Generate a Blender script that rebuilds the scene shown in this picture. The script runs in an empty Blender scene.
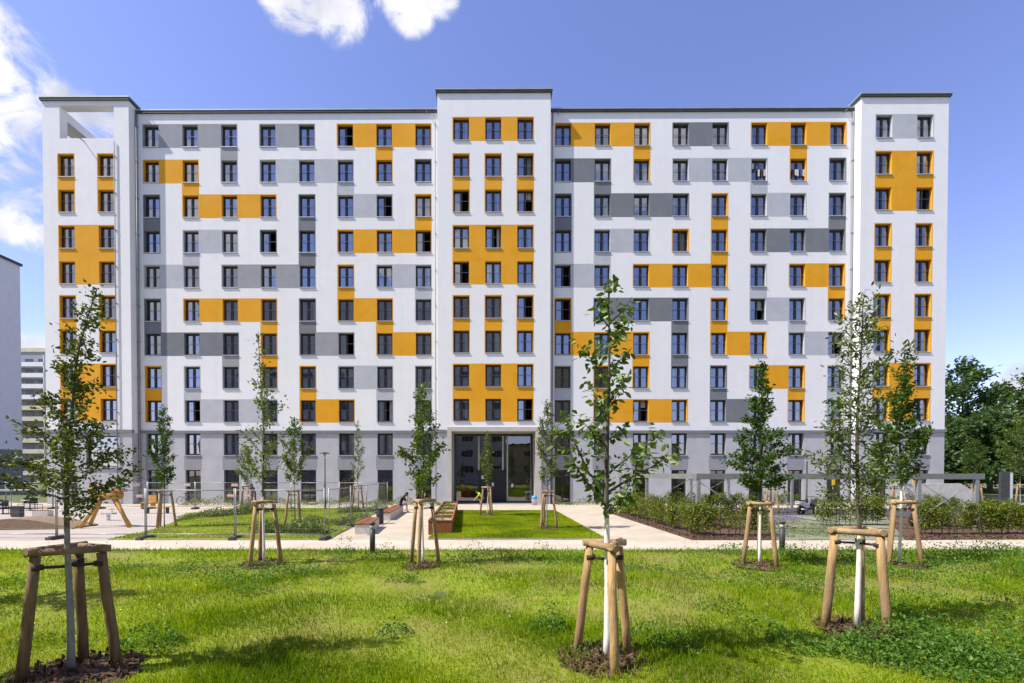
import bpy, math, random
import numpy as np
from mathutils import Vector, Matrix, Quaternion

R = math.radians
S = bpy.context.scene
COL = S.collection
PI = math.pi

# ------------------------------------------------------------------ camera
FPX, PX0, PY0, EYE = 440.0, 491.0, 479.8, 2.5
PIT, YAW = R(.75), R(.25)
cd = bpy.data.cameras.new('camera'); cam = bpy.data.objects.new('camera', cd); COL.objects.link(cam)
cam.location = (0, 0, EYE); cam.rotation_euler = (PI/2 - PIT, 0, YAW)
cd.sensor_width = 36; cd.lens = FPX*36/1024
cd.shift_x = (512-PX0)/1024; cd.shift_y = (PY0-341.5)/1024
cd.clip_start = .1; cd.clip_end = 3000
S.camera = cam
_F = Vector((-math.sin(YAW)*math.cos(PIT), math.cos(YAW)*math.cos(PIT), -math.sin(PIT)))
_R = Vector((math.cos(YAW), math.sin(YAW), 0)); _U = _R.cross(_F)
def ray(px, py): return _F + _R*((px-PX0)/FPX) + _U*(-(py-PY0)/FPX)
def at(px, py, Y):
    r = ray(px, py); t = Y/r.y
    return Vector((r.x*t, Y, EYE + r.z*t))
def G(px, py):                                   # point of the level ground seen at a pixel
    r = ray(px, py); t = -EYE/r.z
    return Vector((r.x*t, r.y*t, 0))

# ------------------------------------------------------------------ materials
def new_mat(name):
    m = bpy.data.materials.new(name); m.use_nodes = True
    nt = m.node_tree; nt.nodes.clear()
    out = nt.nodes.new('ShaderNodeOutputMaterial')
    return m, nt, out
def N(nt, t, **kw):
    n = nt.nodes.new(t)
    for k, v in kw.items():
        if k.startswith('i_'):
            n.inputs[k[2:].replace('_', ' ')].default_value = v
        else: setattr(n, k, v)
    return n
def rgba(c): return (c[0], c[1], c[2], 1)
def ramp(nt, pts):
    n = nt.nodes.new('ShaderNodeValToRGB'); e = n.color_ramp.elements
    while len(e) < len(pts): e.new(.5)
    for k, (p, c) in enumerate(pts):
        e[k].position = p; e[k].color = rgba(c)
    return n
def surf(name, c, c2=None, scale=3., rough=.8, bump=0., bscale=None, metal=0., detail=6, stretch=None, spec=.3, lo=.35, hi=.65, c3=None, scale3=.4, streak=False):
    m, nt, out = new_mat(name)
    b = N(nt, 'ShaderNodeBsdfPrincipled'); b.inputs['Roughness'].default_value = rough
    b.inputs['Metallic'].default_value = metal; b.inputs['Specular IOR Level'].default_value = spec
    tc = N(nt, 'ShaderNodeTexCoord'); vec = tc.outputs['Object']
    if stretch:
        mp = N(nt, 'ShaderNodeMapping'); mp.inputs['Scale'].default_value = stretch
        nt.links.new(vec, mp.inputs['Vector']); vec = mp.outputs['Vector']
    nz = N(nt, 'ShaderNodeTexNoise'); nz.inputs['Scale'].default_value = scale; nz.inputs['Detail'].default_value = detail
    nt.links.new(vec, nz.inputs['Vector'])
    r = ramp(nt, [(lo, c), (hi, c2 or tuple(x*.88 for x in c))])
    nt.links.new(nz.outputs['Fac'], r.inputs['Fac']); col = r.outputs['Color']
    if c3:
        n3 = N(nt, 'ShaderNodeTexNoise'); n3.inputs['Scale'].default_value = scale3; n3.inputs['Detail'].default_value = 4
        nt.links.new(vec, n3.inputs['Vector'])
        r3 = ramp(nt, [(.42, (0, 0, 0)), (.62, (1, 1, 1))]); nt.links.new(n3.outputs['Fac'], r3.inputs['Fac'])
        mx = N(nt, 'ShaderNodeMix', data_type='RGBA'); nt.links.new(r3.outputs['Color'], mx.inputs[0])
        nt.links.new(col, mx.inputs[6]); mx.inputs[7].default_value = rgba(c3); col = mx.outputs[2]
    if streak:
        mp2 = N(nt, 'ShaderNodeMapping'); mp2.inputs['Scale'].default_value = (1.6, 1.6, .07); nt.links.new(tc.outputs['Object'], mp2.inputs['Vector'])
        n4 = N(nt, 'ShaderNodeTexNoise'); n4.inputs['Scale'].default_value = 1.2; n4.inputs['Detail'].default_value = 7; nt.links.new(mp2.outputs[0], n4.inputs['Vector'])
        r4 = ramp(nt, [(.30, (.972, .97, .966)), (.5, (1, 1, 1))]); nt.links.new(n4.outputs['Fac'], r4.inputs['Fac'])
        m4 = N(nt, 'ShaderNodeMix', data_type='RGBA', blend_type='MULTIPLY'); m4.inputs[0].default_value = 1; nt.links.new(col, m4.inputs[6]); nt.links.new(r4.outputs[0], m4.inputs[7]); col = m4.outputs[2]
    nt.links.new(col, b.inputs['Base Color'])
    if bump:
        bn = N(nt, 'ShaderNodeTexNoise'); bn.inputs['Scale'].default_value = bscale or scale*6; bn.inputs['Detail'].default_value = 3
        nt.links.new(vec, bn.inputs['Vector'])
        bp = N(nt, 'ShaderNodeBump'); bp.inputs['Strength'].default_value = bump; bp.inputs['Distance'].default_value = .02
        nt.links.new(bn.outputs['Fac'], bp.inputs['Height']); nt.links.new(bp.outputs['Normal'], b.inputs['Normal'])
    nt.links.new(b.outputs[0], out.inputs[0])
    return m
def leafmat(name, cols, trans=.35, gloss=.12, patch=None, pscale=.5):
    m, nt, out = new_mat(name)
    a = N(nt, 'ShaderNodeAttribute', attribute_name='tint')
    r = ramp(nt, [(k/(len(cols)-1), c) for k, c in enumerate(cols)])
    nt.links.new(a.outputs['Fac'], r.inputs['Fac']); col = r.outputs['Color']
    if patch:
        tc = N(nt, 'ShaderNodeTexCoord'); nz = N(nt, 'ShaderNodeTexNoise'); nz.inputs['Scale'].default_value = pscale; nz.inputs['Detail'].default_value = 5
        nt.links.new(tc.outputs['Object'], nz.inputs['Vector'])
        rr = ramp(nt, [(.4, (0, 0, 0)), (.62, (1, 1, 1))]); nt.links.new(nz.outputs['Fac'], rr.inputs['Fac'])
        mx = N(nt, 'ShaderNodeMix', data_type='RGBA'); nt.links.new(rr.outputs['Color'], mx.inputs[0])
        mm = N(nt, 'ShaderNodeMix', data_type='RGBA'); mm.inputs[0].default_value = .7
        nt.links.new(col, mm.inputs[6]); mm.inputs[7].default_value = rgba(patch)
        nt.links.new(col, mx.inputs[6]); nt.links.new(mm.outputs[2], mx.inputs[7]); col = mx.outputs[2]
    d = N(nt, 'ShaderNodeBsdfDiffuse'); t = N(nt, 'ShaderNodeBsdfTranslucent'); g = N(nt, 'ShaderNodeBsdfGlossy')
    g.inputs['Roughness'].default_value = .5; g.inputs['Color'].default_value = (.75, .85, .5, 1)
    ty = N(nt, 'ShaderNodeMix', data_type='RGBA', blend_type='MULTIPLY'); ty.inputs[0].default_value = 1; ty.inputs[7].default_value = (1.5, 1.35, .55, 1); nt.links.new(col, ty.inputs[6])
    nt.links.new(col, d.inputs['Color']); nt.links.new(ty.outputs[2], t.inputs['Color'])
    m1 = N(nt, 'ShaderNodeMixShader'); m1.inputs[0].default_value = trans
    nt.links.new(d.outputs[0], m1.inputs[1]); nt.links.new(t.outputs[0], m1.inputs[2])
    m2 = N(nt, 'ShaderNodeMixShader'); m2.inputs[0].default_value = gloss
    nt.links.new(m1.outputs[0], m2.inputs[1]); nt.links.new(g.outputs[0], m2.inputs[2])
    nt.links.new(m2.outputs[0], out.inputs[0])
    return m
def glassmat(name, refl, tint):
    m, nt, out = new_mat(name)
    t = N(nt, 'ShaderNodeBsdfTransparent'); t.inputs['Color'].default_value = rgba(tint)
    g = N(nt, 'ShaderNodeBsdfGlossy'); g.inputs['Roughness'].default_value = .01; g.inputs['Color'].default_value = (.92, .95, 1, 1)
    tc = N(nt, 'ShaderNodeTexCoord'); nz = N(nt, 'ShaderNodeTexNoise'); nz.inputs['Scale'].default_value = 1.1; nz.inputs['Detail'].default_value = 1
    nt.links.new(tc.outputs['Object'], nz.inputs['Vector'])
    bp = N(nt, 'ShaderNodeBump'); bp.inputs['Strength'].default_value = .06; bp.inputs['Distance'].default_value = .05
    nt.links.new(nz.outputs['Fac'], bp.inputs['Height']); nt.links.new(bp.outputs['Normal'], g.inputs['Normal'])
    mx = N(nt, 'ShaderNodeMixShader'); mx.inputs[0].default_value = refl
    nt.links.new(t.outputs[0], mx.inputs[1]); nt.links.new(g.outputs[0], mx.inputs[2]); nt.links.new(mx.outputs[0], out.inputs[0])
    return m
def trunkmat(name, bark, bark2, white_to, wash=1.):
    """bark with a coat of lime wash up to white_to metres above the foot"""
    m, nt, out = new_mat(name)
    b = N(nt, 'ShaderNodeBsdfPrincipled'); b.inputs['Roughness'].default_value = .9
    tc = N(nt, 'ShaderNodeTexCoord'); mp = N(nt, 'ShaderNodeMapping'); mp.inputs['Scale'].default_value = (14, 14, 5)
    nt.links.new(tc.outputs['Object'], mp.inputs['Vector'])
    nz = N(nt, 'ShaderNodeTexNoise'); nz.inputs['Scale'].default_value = 1.6; nz.inputs['Detail'].default_value = 6
    nt.links.new(mp.outputs[0], nz.inputs['Vector'])
    r = ramp(nt, [(.35, bark), (.65, bark2)]); nt.links.new(nz.outputs['Fac'], r.inputs['Fac']); col = r.outputs['Color']
    if white_to:
        sx = N(nt, 'ShaderNodeSeparateXYZ'); nt.links.new(tc.outputs['Object'], sx.inputs[0])
        ad = N(nt, 'ShaderNodeMath', operation='MULTIPLY_ADD'); nt.links.new(nz.outputs['Fac'], ad.inputs[0]); ad.inputs[1].default_value = .25
        nt.links.new(sx.outputs['Z'], ad.inputs[2])
        lt = N(nt, 'ShaderNodeMath', operation='LESS_THAN'); nt.links.new(ad.outputs[0], lt.inputs[0]); lt.inputs[1].default_value = white_to+.12
        wr = ramp(nt, [(.3, (.5*wash, .47*wash, .41*wash)), (.48, (.74*wash, .72*wash, .66*wash))]); nt.links.new(nz.outputs['Fac'], wr.inputs['Fac'])
        mx = N(nt, 'ShaderNodeMix', data_type='RGBA'); nt.links.new(lt.outputs[0], mx.inputs[0])
        nt.links.new(col, mx.inputs[6]); nt.links.new(wr.outputs['Color'], mx.inputs[7]); col = mx.outputs[2]
    nt.links.new(col, b.inputs['Base Color'])
    bp = N(nt, 'ShaderNodeBump'); bp.inputs['Strength'].default_value = .5; bp.inputs['Distance'].default_value = .01
    nt.links.new(nz.outputs['Fac'], bp.inputs['Height']); nt.links.new(bp.outputs['Normal'], b.inputs['Normal'])
    nt.links.new(b.outputs[0], out.inputs[0])
    return m
def paving(name, c, c2, bw, bh, joint):
    m, nt, out = new_mat(name)
    b = N(nt, 'ShaderNodeBsdfPrincipled'); b.inputs['Roughness'].default_value = .85; b.inputs['Specular IOR Level'].default_value = .2
    tc = N(nt, 'ShaderNodeTexCoord')
    br = N(nt, 'ShaderNodeTexBrick'); br.inputs['Scale'].default_value = 1; br.inputs['Brick Width'].default_value = bw; br.inputs['Row Height'].default_value = bh
    br.inputs['Mortar Size'].default_value = .008; br.inputs['Color1'].default_value = rgba(c); br.inputs['Color2'].default_value = rgba(c2); br.inputs['Mortar'].default_value = rgba(joint)
    nt.links.new(tc.outputs['Object'], br.inputs['Vector'])
    nz = N(nt, 'ShaderNodeTexNoise'); nz.inputs['Scale'].default_value = .7; nz.inputs['Detail'].default_value = 8; nz.inputs['Roughness'].default_value = .65
    nt.links.new(tc.outputs['Object'], nz.inputs['Vector'])
    r = ramp(nt, [(.3, (.78, .76, .72)), (.65, (1, 1, 1))]); nt.links.new(nz.outputs['Fac'], r.inputs['Fac'])
    mx = N(nt, 'ShaderNodeMix', data_type='RGBA', blend_type='MULTIPLY'); mx.inputs[0].default_value = 1
    nt.links.new(br.outputs['Color'], mx.inputs[6]); nt.links.new(r.outputs['Color'], mx.inputs[7])
    nt.links.new(mx.outputs[2], b.inputs['Base Color']); nt.links.new(b.outputs[0], out.inputs[0])
    return m

M = {}
M['white'] = surf('white_render', (.78, .78, .78), (.745, .745, .75), 1.3, .9, .25, 40, c3=(.75, .75, .755), scale3=.18, streak=True)
M['orange'] = surf('orange_render', (.72, .335, .012), (.67, .305, .011), 1.6, .9, .25, 40, c3=(.71, .345, .025), scale3=.5, streak=True)
M['dgrey'] = surf('dark_grey_render', (.185, .195, .215), (.165, .175, .195), 1.6, .9, .25, 40, streak=True)
M['mgrey'] = surf('mid_grey_render', (.31, .32, .34), (.28, .29, .31), 1.6, .9, .25, 40, streak=True)
M['lgrey'] = surf('light_grey_render', (.46, .475, .51), (.42, .435, .47), 1.6, .9, .25, 40, streak=True)
M['plinth'] = surf('plinth_grey_render', (.45, .455, .475), (.40, .405, .425), 1.1, .9, .25, 40, streak=True)
M['plinth_dark'] = surf('plinth_strip_grey', (.28, .29, .31), (.25, .26, .28), 1.4, .9, .25, 40, streak=True)
M['course'] = surf('grey_ledge', (.2, .205, .22), None, 2, .8)
M['roofedge'] = surf('dark_roof_edge', (.045, .047, .05), (.06, .062, .066), 2, .5)
M['copper'] = surf('weathered_flashing', (.30, .37, .36), (.38, .42, .41), 1.2, .5, metal=.3)
M['roof'] = surf('roof_felt', (.12, .12, .12), None, 2, .9)
M['frame'] = surf('anthracite_frame', (.03, .032, .036), (.036, .038, .042), 3, .45)
M['sill'] = surf('aluminium_sill', (.55, .56, .57), (.48, .49, .5), 4, .45, metal=.35)
M['rail'] = surf('steel_rail', (.20, .205, .21), None, 4, .4, metal=.6)
M['curtain'] = surf('white_curtain', (.52, .52, .51), (.42, .42, .41), 2, .9, stretch=(12, 12, .2))
M['curtain2'] = surf('grey_curtain', (.25, .255, .26), (.20, .205, .21), 2, .9, stretch=(12, 12, .2))
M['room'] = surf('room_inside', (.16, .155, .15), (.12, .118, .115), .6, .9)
M['glass'] = glassmat('window_glass', .32, (.60, .65, .68))
M['shopglass'] = glassmat("entrance_glass", .17, (.44, .42, .37))
M['pipe'] = surf('zinc_pipe', (.21, .22, .23), (.18, .19, .2), 3, .6)
M['pipe_dark'] = surf('grey_pipe', (.22, .24, .25), None, 3, .45)
M['portal'] = surf('beige_concrete', (.50, .47, .42), (.44, .42, .37), 1.2, .85, .2, 20)
M['mullion'] = surf('pale_green_mullion', (.42, .47, .40), None, 3, .5)
M['doorpanel'] = surf('dark_door_panel', (.022, .022, .025), (.03, .03, .033), 1, .5)
M['paper'] = surf('paper', (.75, .78, .74), None, 5, .8)
M['pave'] = paving('beige_paving', (.52, .45, .355), (.48, .415, .325), .3, .2, (.28, .25, .21))
M['path'] = paving('sandy_path', (.53, .46, .365), (.51, .44, .35), .6, .4, (.38, .34, .285))
M['sand'] = surf('playground_surface', (.40, .345, .31), (.34, .295, .265), 1.1, .95, .4, 30, c3=(.38, .34, .30), scale3=.3)
M['asphalt'] = surf('asphalt', (.07, .07, .072), (.05, .05, .052), 6, .9, .3, 60)
M['kerb'] = surf('kerb_concrete', (.36, .35, .33), (.3, .29, .27), 5, .9)
M['earth'] = surf('field', (.075, .10, .025), (.10, .12, .035), .4, 1, c3=(.12, .11, .05), scale3=.1)
M['lawn'] = surf('lawn_soil', (.145, .205, .010), (.21, .25, .02), 2.2, 1, .6, 30, c3=(.20, .185, .045), scale3=.55)
M['gravelgreen'] = surf('silver_groundcover', (.17, .175, .115), (.26, .25, .19), 3, 1, .6, 25, c3=(.12, .14, .07), scale3=.5)
M['mulch'] = surf('bark_mulch', (.04, .022, .013), (.15, .088, .055), 9, 1, 1., 40, lo=.4, hi=.62)
M['soil'] = surf('planter_soil', (.33, .27, .20), (.25, .2, .14), 5, 1, .5, 40)
M['stake'] = surf('peeled_wood_stake', (.50, .325, .14), (.33, .205, .085), 5, .8, .6, 14, stretch=(5, 5, .6), c3=(.25, .165, .09), scale3=1.1)
M['stakedark'] = surf('shaded_wood_stake', (.20, .125, .06), (.11, .07, .036), 5, .8, .3, 14, stretch=(5, 5, .6))  # stake wood with the shade at the left front tree put into its colour
M['rail_wood'] = surf('half_round_rail', (.50, .355, .2), (.32, .21, .10), 7, .8, .6, 20, c3=(.27, .175, .09), scale3=3)
M['rail_dark'] = surf('shaded_rail', (.26, .17, .10), (.14, .09, .05), 5, .8, .3, 14)  # rail wood, likewise darkened for the shade on that support
M['strap'] = surf('tie_strap', (.045, .035, .028), None, 8, .9)
M['corten'] = surf('rusted_steel', (.24, .092, .032), (.16, .06, .023), 2.2, .85, .3, 20, c3=(.29, .115, .04), scale3=1.2)
M['concrete'] = surf('pale_concrete', (.60, .575, .52), (.5, .48, .43), 3, .85, .2, 25)
M['slat'] = surf('redbrown_slats', (.30, .105, .05), (.2, .07, .035), 3, .6, stretch=(18, .8, 1))
M['black'] = surf('black_metal', (.02, .02, .021), (.03, .03, .031), 4, .45)
M['anthr'] = surf('anthracite_metal', (.05, .053, .056), (.04, .042, .045), 4, .5)
M['galv'] = surf('galvanised_steel', (.33, .34, .33), (.25, .26, .26), 6, .45, metal=.4)
M['galvdull'] = surf('grey_steel_beam', (.19, .2, .195), (.15, .16, .155), 2.5, .6)
M['rubber'] = surf('recycled_foot', (.085, .08, .074), (.06, .055, .05), 6, .9)
M['label_red'] = surf('pink_label', (.66, .42, .36), None, 8, .7)
M['yellowsign'] = surf('yellow_plate', (.75, .45, .02), None, 3, .5)
M['playwood'] = surf('larch_timber', (.55, .31, .085), (.40, .21, .05), 4, .75, .2, 18, stretch=(3, 3, 1))
M['deckwood'] = surf('dark_timber', (.27, .19, .12), (.17, .115, .07), 4, .8, .3, 18, stretch=(1, 8, 8))
M['red'] = surf('red_paint', (.55, .03, .03), None, 3, .5)
M['green'] = surf('green_paint', (.05, .30, .2), None, 3, .5)
M['white_p'] = surf('white_plastic', (.72, .73, .74), None, 3, .4)
M['blue'] = surf('blue_paint', (.015, .05, .32), None, 3, .3, spec=.5)
M['bluebag'] = surf('blue_bag', (.10, .30, .62), None, 5, .4)
M['silver'] = surf('silver_paint', (.52, .54, .56), None, 3, .3, metal=.3)
M['tyre'] = surf('tyre', (.018, .018, .019), None, 6, .8)
M['cream'] = surf('cream_balcony', (.62, .555, .42), None, 2, .85)
M['oppwall'] = surf('opposite_wall', (.50, .49, .50), (.45, .44, .45), 1, .9)
M['oppwin'] = surf('opposite_window', (.05, .055, .065), None, 2, .25, spec=.6)
M['nbwall'] = surf('shaded_white_render', (.66, .64, .65), (.62, .6, .61), 1, .9)  # white render toned down to the shade on the neighbour's end wall
M['oppyellow'] = surf('opposite_ochre_wall', (.46, .36, .20), (.42, .33, .18), 1, .9)
M['skin'] = surf('skin', (.50, .27, .18), None, 5, .6)
M['hair'] = surf('dark_hair', (.02, .014, .01), None, 20, .7)
M['darkcloth'] = surf('black_cloth', (.018, .018, .022), (.026, .026, .032), 9, .9)
M['navy'] = surf('navy_cloth', (.025, .03, .06), (.035, .04, .075), 9, .9)
M['denim'] = surf('denim', (.14, .19, .28), (.10, .14, .22), 9, .9)
M['lime'] = surf('lime_cloth', (.42, .60, .03), (.36, .52, .03), 9, .9)
M['brown'] = surf('brown_cloth', (.10, .05, .03), None, 9, .9)
M['eye'] = surf('eye_dark', (.02, .02, .02), None, 9, .4)
M['leaf_dark'] = leafmat('leaf_hornbeam', [(.030, .045, .010), (.055, .085, .016), (.085, .125, .022), (.13, .15, .03), (.10, .055, .02)], .35, .05)
M['leaf_big'] = leafmat('leaf_cherry', [(.030, .06, .008), (.055, .10, .012), (.085, .155, .018), (.13, .2, .03)], .38, .06)
M['leaf_mid'] = leafmat('leaf_lime', [(.04, .075, .010), (.065, .12, .014), (.10, .165, .018), (.15, .20, .03)], .38, .04)
M['leaf_deep'] = leafmat('leaf_deep', [(.022, .055, .008), (.04, .085, .011), (.06, .12, .015), (.09, .15, .02)], .32, .03)
M['leaf_silver'] = leafmat('leaf_pale', [(.04, .07, .014), (.075, .115, .022), (.12, .16, .04), (.20, .23, .09)], .33, .06)
M['leaf_forest'] = leafmat('leaf_forest', [(.035, .07, .028), (.06, .11, .042), (.09, .155, .055), (.13, .19, .07)], .36, .02)
M['leaf_hedge'] = leafmat('leaf_hedge', [(.045, .075, .008), (.085, .13, .012), (.13, .175, .016), (.19, .215, .03), (.15, .12, .03)], .38, .03)
M['leaf_weed'] = leafmat('leaf_weed', [(.035, .10, .012), (.06, .15, .016), (.095, .20, .024), (.15, .25, .04)], .40, .03)
M['grass'] = leafmat('grass_blades', [(.10, .20, .005), (.18, .29, .006), (.275, .365, .009), (.42, .41, .05)], .47, .004, patch=(.07, .14, .006), pscale=.45)
M['lavender'] = leafmat('lavender', [(.09, .12, .06), (.14, .16, .09), (.18, .10, .40), (.24, .14, .50)], .2, .05)
M['flower'] = leafmat('flowers', [(.75, .75, .7), (.8, .62, .03), (.8, .55, .02), (.8, .3, .05)], .2, .05)
BARK = trunkmat('brown_bark', (.05, .04, .03), (.11, .09, .07), 0)
BARKG = trunkmat('grey_bark', (.14, .135, .11), (.26, .25, .215), 0)

# ------------------------------------------------------------------ helpers
def tag(o, label=None, cat=None, group=None, kind=None):
    if label: o['label'] = label
    if cat: o['category'] = cat
    if group: o['group'] = group
    if kind: o['kind'] = kind
    return o
def empty(name, loc=(0, 0, 0), rz=0, label=None, cat=None, group=None):
    o = bpy.data.objects.new(name, None); COL.objects.link(o); o.empty_display_size = .2
    o.location = loc; o.rotation_euler = (0, 0, rz)
    return tag(o, label, cat, group)
class MB:
    def __init__(s): s.v, s.f, s.m, s.mats, s.sm = [], [], [], [], []
    def mi(s, mat):
        if mat not in s.mats: s.mats.append(mat)
        return s.mats.index(mat)
    def face(s, pts, mat, smooth=False):
        n = len(s.v); s.v += [tuple(p) for p in pts]; s.f.append(tuple(range(n, n+len(pts)))); s.m.append(s.mi(mat)); s.sm.append(smooth)
    def box(s, x0, x1, y0, y1, z0, z1, mat, T=None):
        P = [Vector(p) for p in ((x0, y0, z0), (x1, y0, z0), (x1, y1, z0), (x0, y1, z0), (x0, y0, z1), (x1, y0, z1), (x1, y1, z1), (x0, y1, z1))]
        if T is not None: P = [T @ p for p in P]
        n = len(s.v); s.v += [tuple(p) for p in P]; k = s.mi(mat)
        for q in ((0, 3, 2, 1), (4, 5, 6, 7), (0, 1, 5, 4), (1, 2, 6, 5), (2, 3, 7, 6), (3, 0, 4, 7)):
            s.f.append(tuple(n+i for i in q)); s.m.append(k); s.sm.append(False)
    def tube(s, pts, rs, mat, n=8, cap=True):
        pts = [Vector(p) for p in pts]
        if not hasattr(rs, '__len__'): rs = [rs]*len(pts)
        k = s.mi(mat); b = len(s.v); ref = None
        for i, p in enumerate(pts):
            d = (pts[min(i+1, len(pts)-1)] - pts[max(i-1, 0)])
            d = d.normalized() if d.length > 1e-9 else Vector((0, 0, 1))
            if ref is None: ref = Vector((1, 0, 0)) if abs(d.x) < .8 else Vector((0, 1, 0))
            a = (ref - d*ref.dot(d)).normalized(); c = d.cross(a); ref = a
            for j in range(n):
                t = 2*PI*j/n; s.v.append(tuple(p + (a*math.cos(t)+c*math.sin(t))*rs[i]))
        for i in range(len(pts)-1):
            for j in range(n):
                s.f.append((b+i*n+j, b+i*n+(j+1) % n, b+(i+1)*n+(j+1) % n, b+(i+1)*n+j)); s.m.append(k); s.sm.append(True)
        if cap:
            s.f.append(tuple(b+j for j in reversed(range(n)))); s.m.append(k); s.sm.append(False)
            e = b+(len(pts)-1)*n; s.f.append(tuple(e+j for j in range(n))); s.m.append(k); s.sm.append(False)
    def lathe(s, prof, mat, n=16, c=(0, 0, 0)):
        s.tube([(c[0], c[1], c[2]+z) for r, z in prof], [r for r, z in prof], mat, n)
    def prism(s, poly, z0, z1, mat, side=None):
        s.face([(x, y, z1) for x, y in poly], mat)
        s.face([(x, y, z0) for x, y in reversed(poly)], mat)
        for (a, b), (c, d) in zip(poly, poly[1:]+poly[:1]): s.face([(a, b, z0), (c, d, z0), (c, d, z1), (a, b, z1)], side or mat)
    def build(s, name, parent=None, loc=None, rz=None):
        me = bpy.data.meshes.new(name); me.from_pydata(s.v, [], s.f)
        for m in s.mats: me.materials.append(m)
        me.polygons.foreach_set('material_index', s.m); me.polygons.foreach_set('use_smooth', s.sm); me.update()
        return mobj(name, me, parent, loc, rz)
def mobj(name, me, parent=None, loc=None, rz=None):
    o = bpy.data.objects.new(name, me); COL.objects.link(o); o.parent = parent
    if loc is not None: o.location = loc
    if rz is not None: o.rotation_euler = (0, 0, rz)
    return o
def copy_tree(o, parent=None):
    c = o.copy(); COL.objects.link(c); c.parent = parent
    for ch in o.children: copy_tree(ch, c)
    return c
def poly_np(name, V, F, tint, mat, parent=None, loc=None):
    """V (n,3) float, F (m,k) int, tint (m,) 0..1: one mesh of many small faces"""
    k = F.shape[1]; me = bpy.data.meshes.new(name)
    me.vertices.add(len(V)); me.vertices.foreach_set('co', np.ascontiguousarray(V, dtype=np.float32).ravel())
    me.loops.add(F.size); me.loops.foreach_set('vertex_index', np.ascontiguousarray(F, dtype=np.int32).ravel())
    me.polygons.add(len(F)); me.polygons.foreach_set('loop_start', np.arange(0, F.size, k, dtype=np.int32))
    a = me.attributes.new('tint', 'FLOAT', 'FACE'); a.data.foreach_set('value', np.clip(tint, 0, 1).astype(np.float32))
    me.materials.append(mat); me.update(calc_edges=True); me.validate()
    return mobj(name, me, parent, loc)
def leaves_geo(P, L, rng, droop=.2, width=.55, D=None, updir=.6):
    """leaf blades folded along the midrib: P (n,3) stalk points, L (n,) lengths -> V, F"""
    n = len(P)
    if D is None: D = rng.normal(size=(n, 3))
    D = D/np.linalg.norm(D, axis=1, keepdims=True); D[:, 2] -= droop; D /= np.linalg.norm(D, axis=1, keepdims=True)
    U = rng.normal(size=(n, 3))*.7; U[:, 2] += updir
    Sd = np.cross(D, U); Sd /= np.maximum(np.linalg.norm(Sd, axis=1, keepdims=True), 1e-6); Nn = np.cross(Sd, D)
    w = (width*.5*L)[:, None]; l = L[:, None]
    V = np.empty((n, 6, 3))
    V[:, 0] = P; V[:, 1] = P+D*l*.35+Sd*w+Nn*w*.3; V[:, 2] = P+D*l*.72+Sd*w*.75+Nn*w*.2
    V[:, 3] = P+D*l; V[:, 4] = P+D*l*.72-Sd*w*.75+Nn*w*.2; V[:, 5] = P+D*l*.35-Sd*w+Nn*w*.3
    i = np.arange(n)[:, None]*6
    F = np.concatenate([i+np.array([[0, 1, 2, 3]]), i+np.array([[0, 3, 4, 5]])], axis=1).reshape(-1, 4)
    return V.reshape(-1, 3), F

# ------------------------------------------------------------------ sun, sky, view
LD = Vector((3.2, 1.02, -4.35)).normalized()
sl = bpy.data.lights.new('sun', 'SUN'); sl.energy = 4.4; sl.angle = R(.53); sl.color = (1, .95, .87)
so = bpy.data.objects.new('sun', sl); COL.objects.link(so); so.rotation_euler = LD.to_track_quat('-Z', 'Y').to_euler(); so.location = (-30, -10, 60)
w = bpy.data.worlds.new('World'); S.world = w; w.use_nodes = True
nt = w.node_tree; nt.nodes.clear()
wo = N(nt, 'ShaderNodeOutputWorld'); bg = N(nt, 'ShaderNodeBackground'); bg.inputs['Strength'].default_value = .122
sky = N(nt, 'ShaderNodeTexSky', sky_type='NISHITA'); sky.sun_disc = False
sky.sun_elevation = math.asin(-LD.z); sky.sun_rotation = math.atan2(-LD.x, -LD.y) % (2*PI); sky.air_density = 1.0; sky.dust_density = .35; sky.ozone_density = 2.0
tintn = N(nt, 'ShaderNodeMix', data_type='RGBA', blend_type='MULTIPLY'); tintn.inputs[0].default_value = 1; tintn.inputs[7].default_value = (1.08, .95, 1.22, 1)
nt.links.new(sky.outputs[0], tintn.inputs[6])
tc = N(nt, 'ShaderNodeTexCoord'); acc = None
BLOBS = [(-6, 56, 40), (22, 98, 40), (6, 138, 64), (20, 180, 56), (92, 130, 26), (-50, 130, 70), (292, -12, 24), (335, 0, 24), (316, -20, 26), (408, -10, 22), (440, -14, 16), (350, -40, 30), (430, -28, 22),
         (62, 372, 34), (20, 362, 26), (1018, 386, 26), (992, 392, 14), (1060, 380, 40), (760, -160, 60)]
dirs = [(ray(x, y).normalized(), math.acos(max(-1, min(1, ray(x, y).normalized().dot(ray(x+r, y).normalized()))))) for x, y, r in BLOBS]
for a, e, r in ((200, 30, 12), (232, 22, 8), (262, 25, 5), (290, 34, 5), (330, 35, 12), (170, 20, 9)):
    dirs.append((Vector((math.cos(R(a))*math.cos(R(e)), math.sin(R(a))*math.cos(R(e)), math.sin(R(e)))), R(r)))
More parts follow.
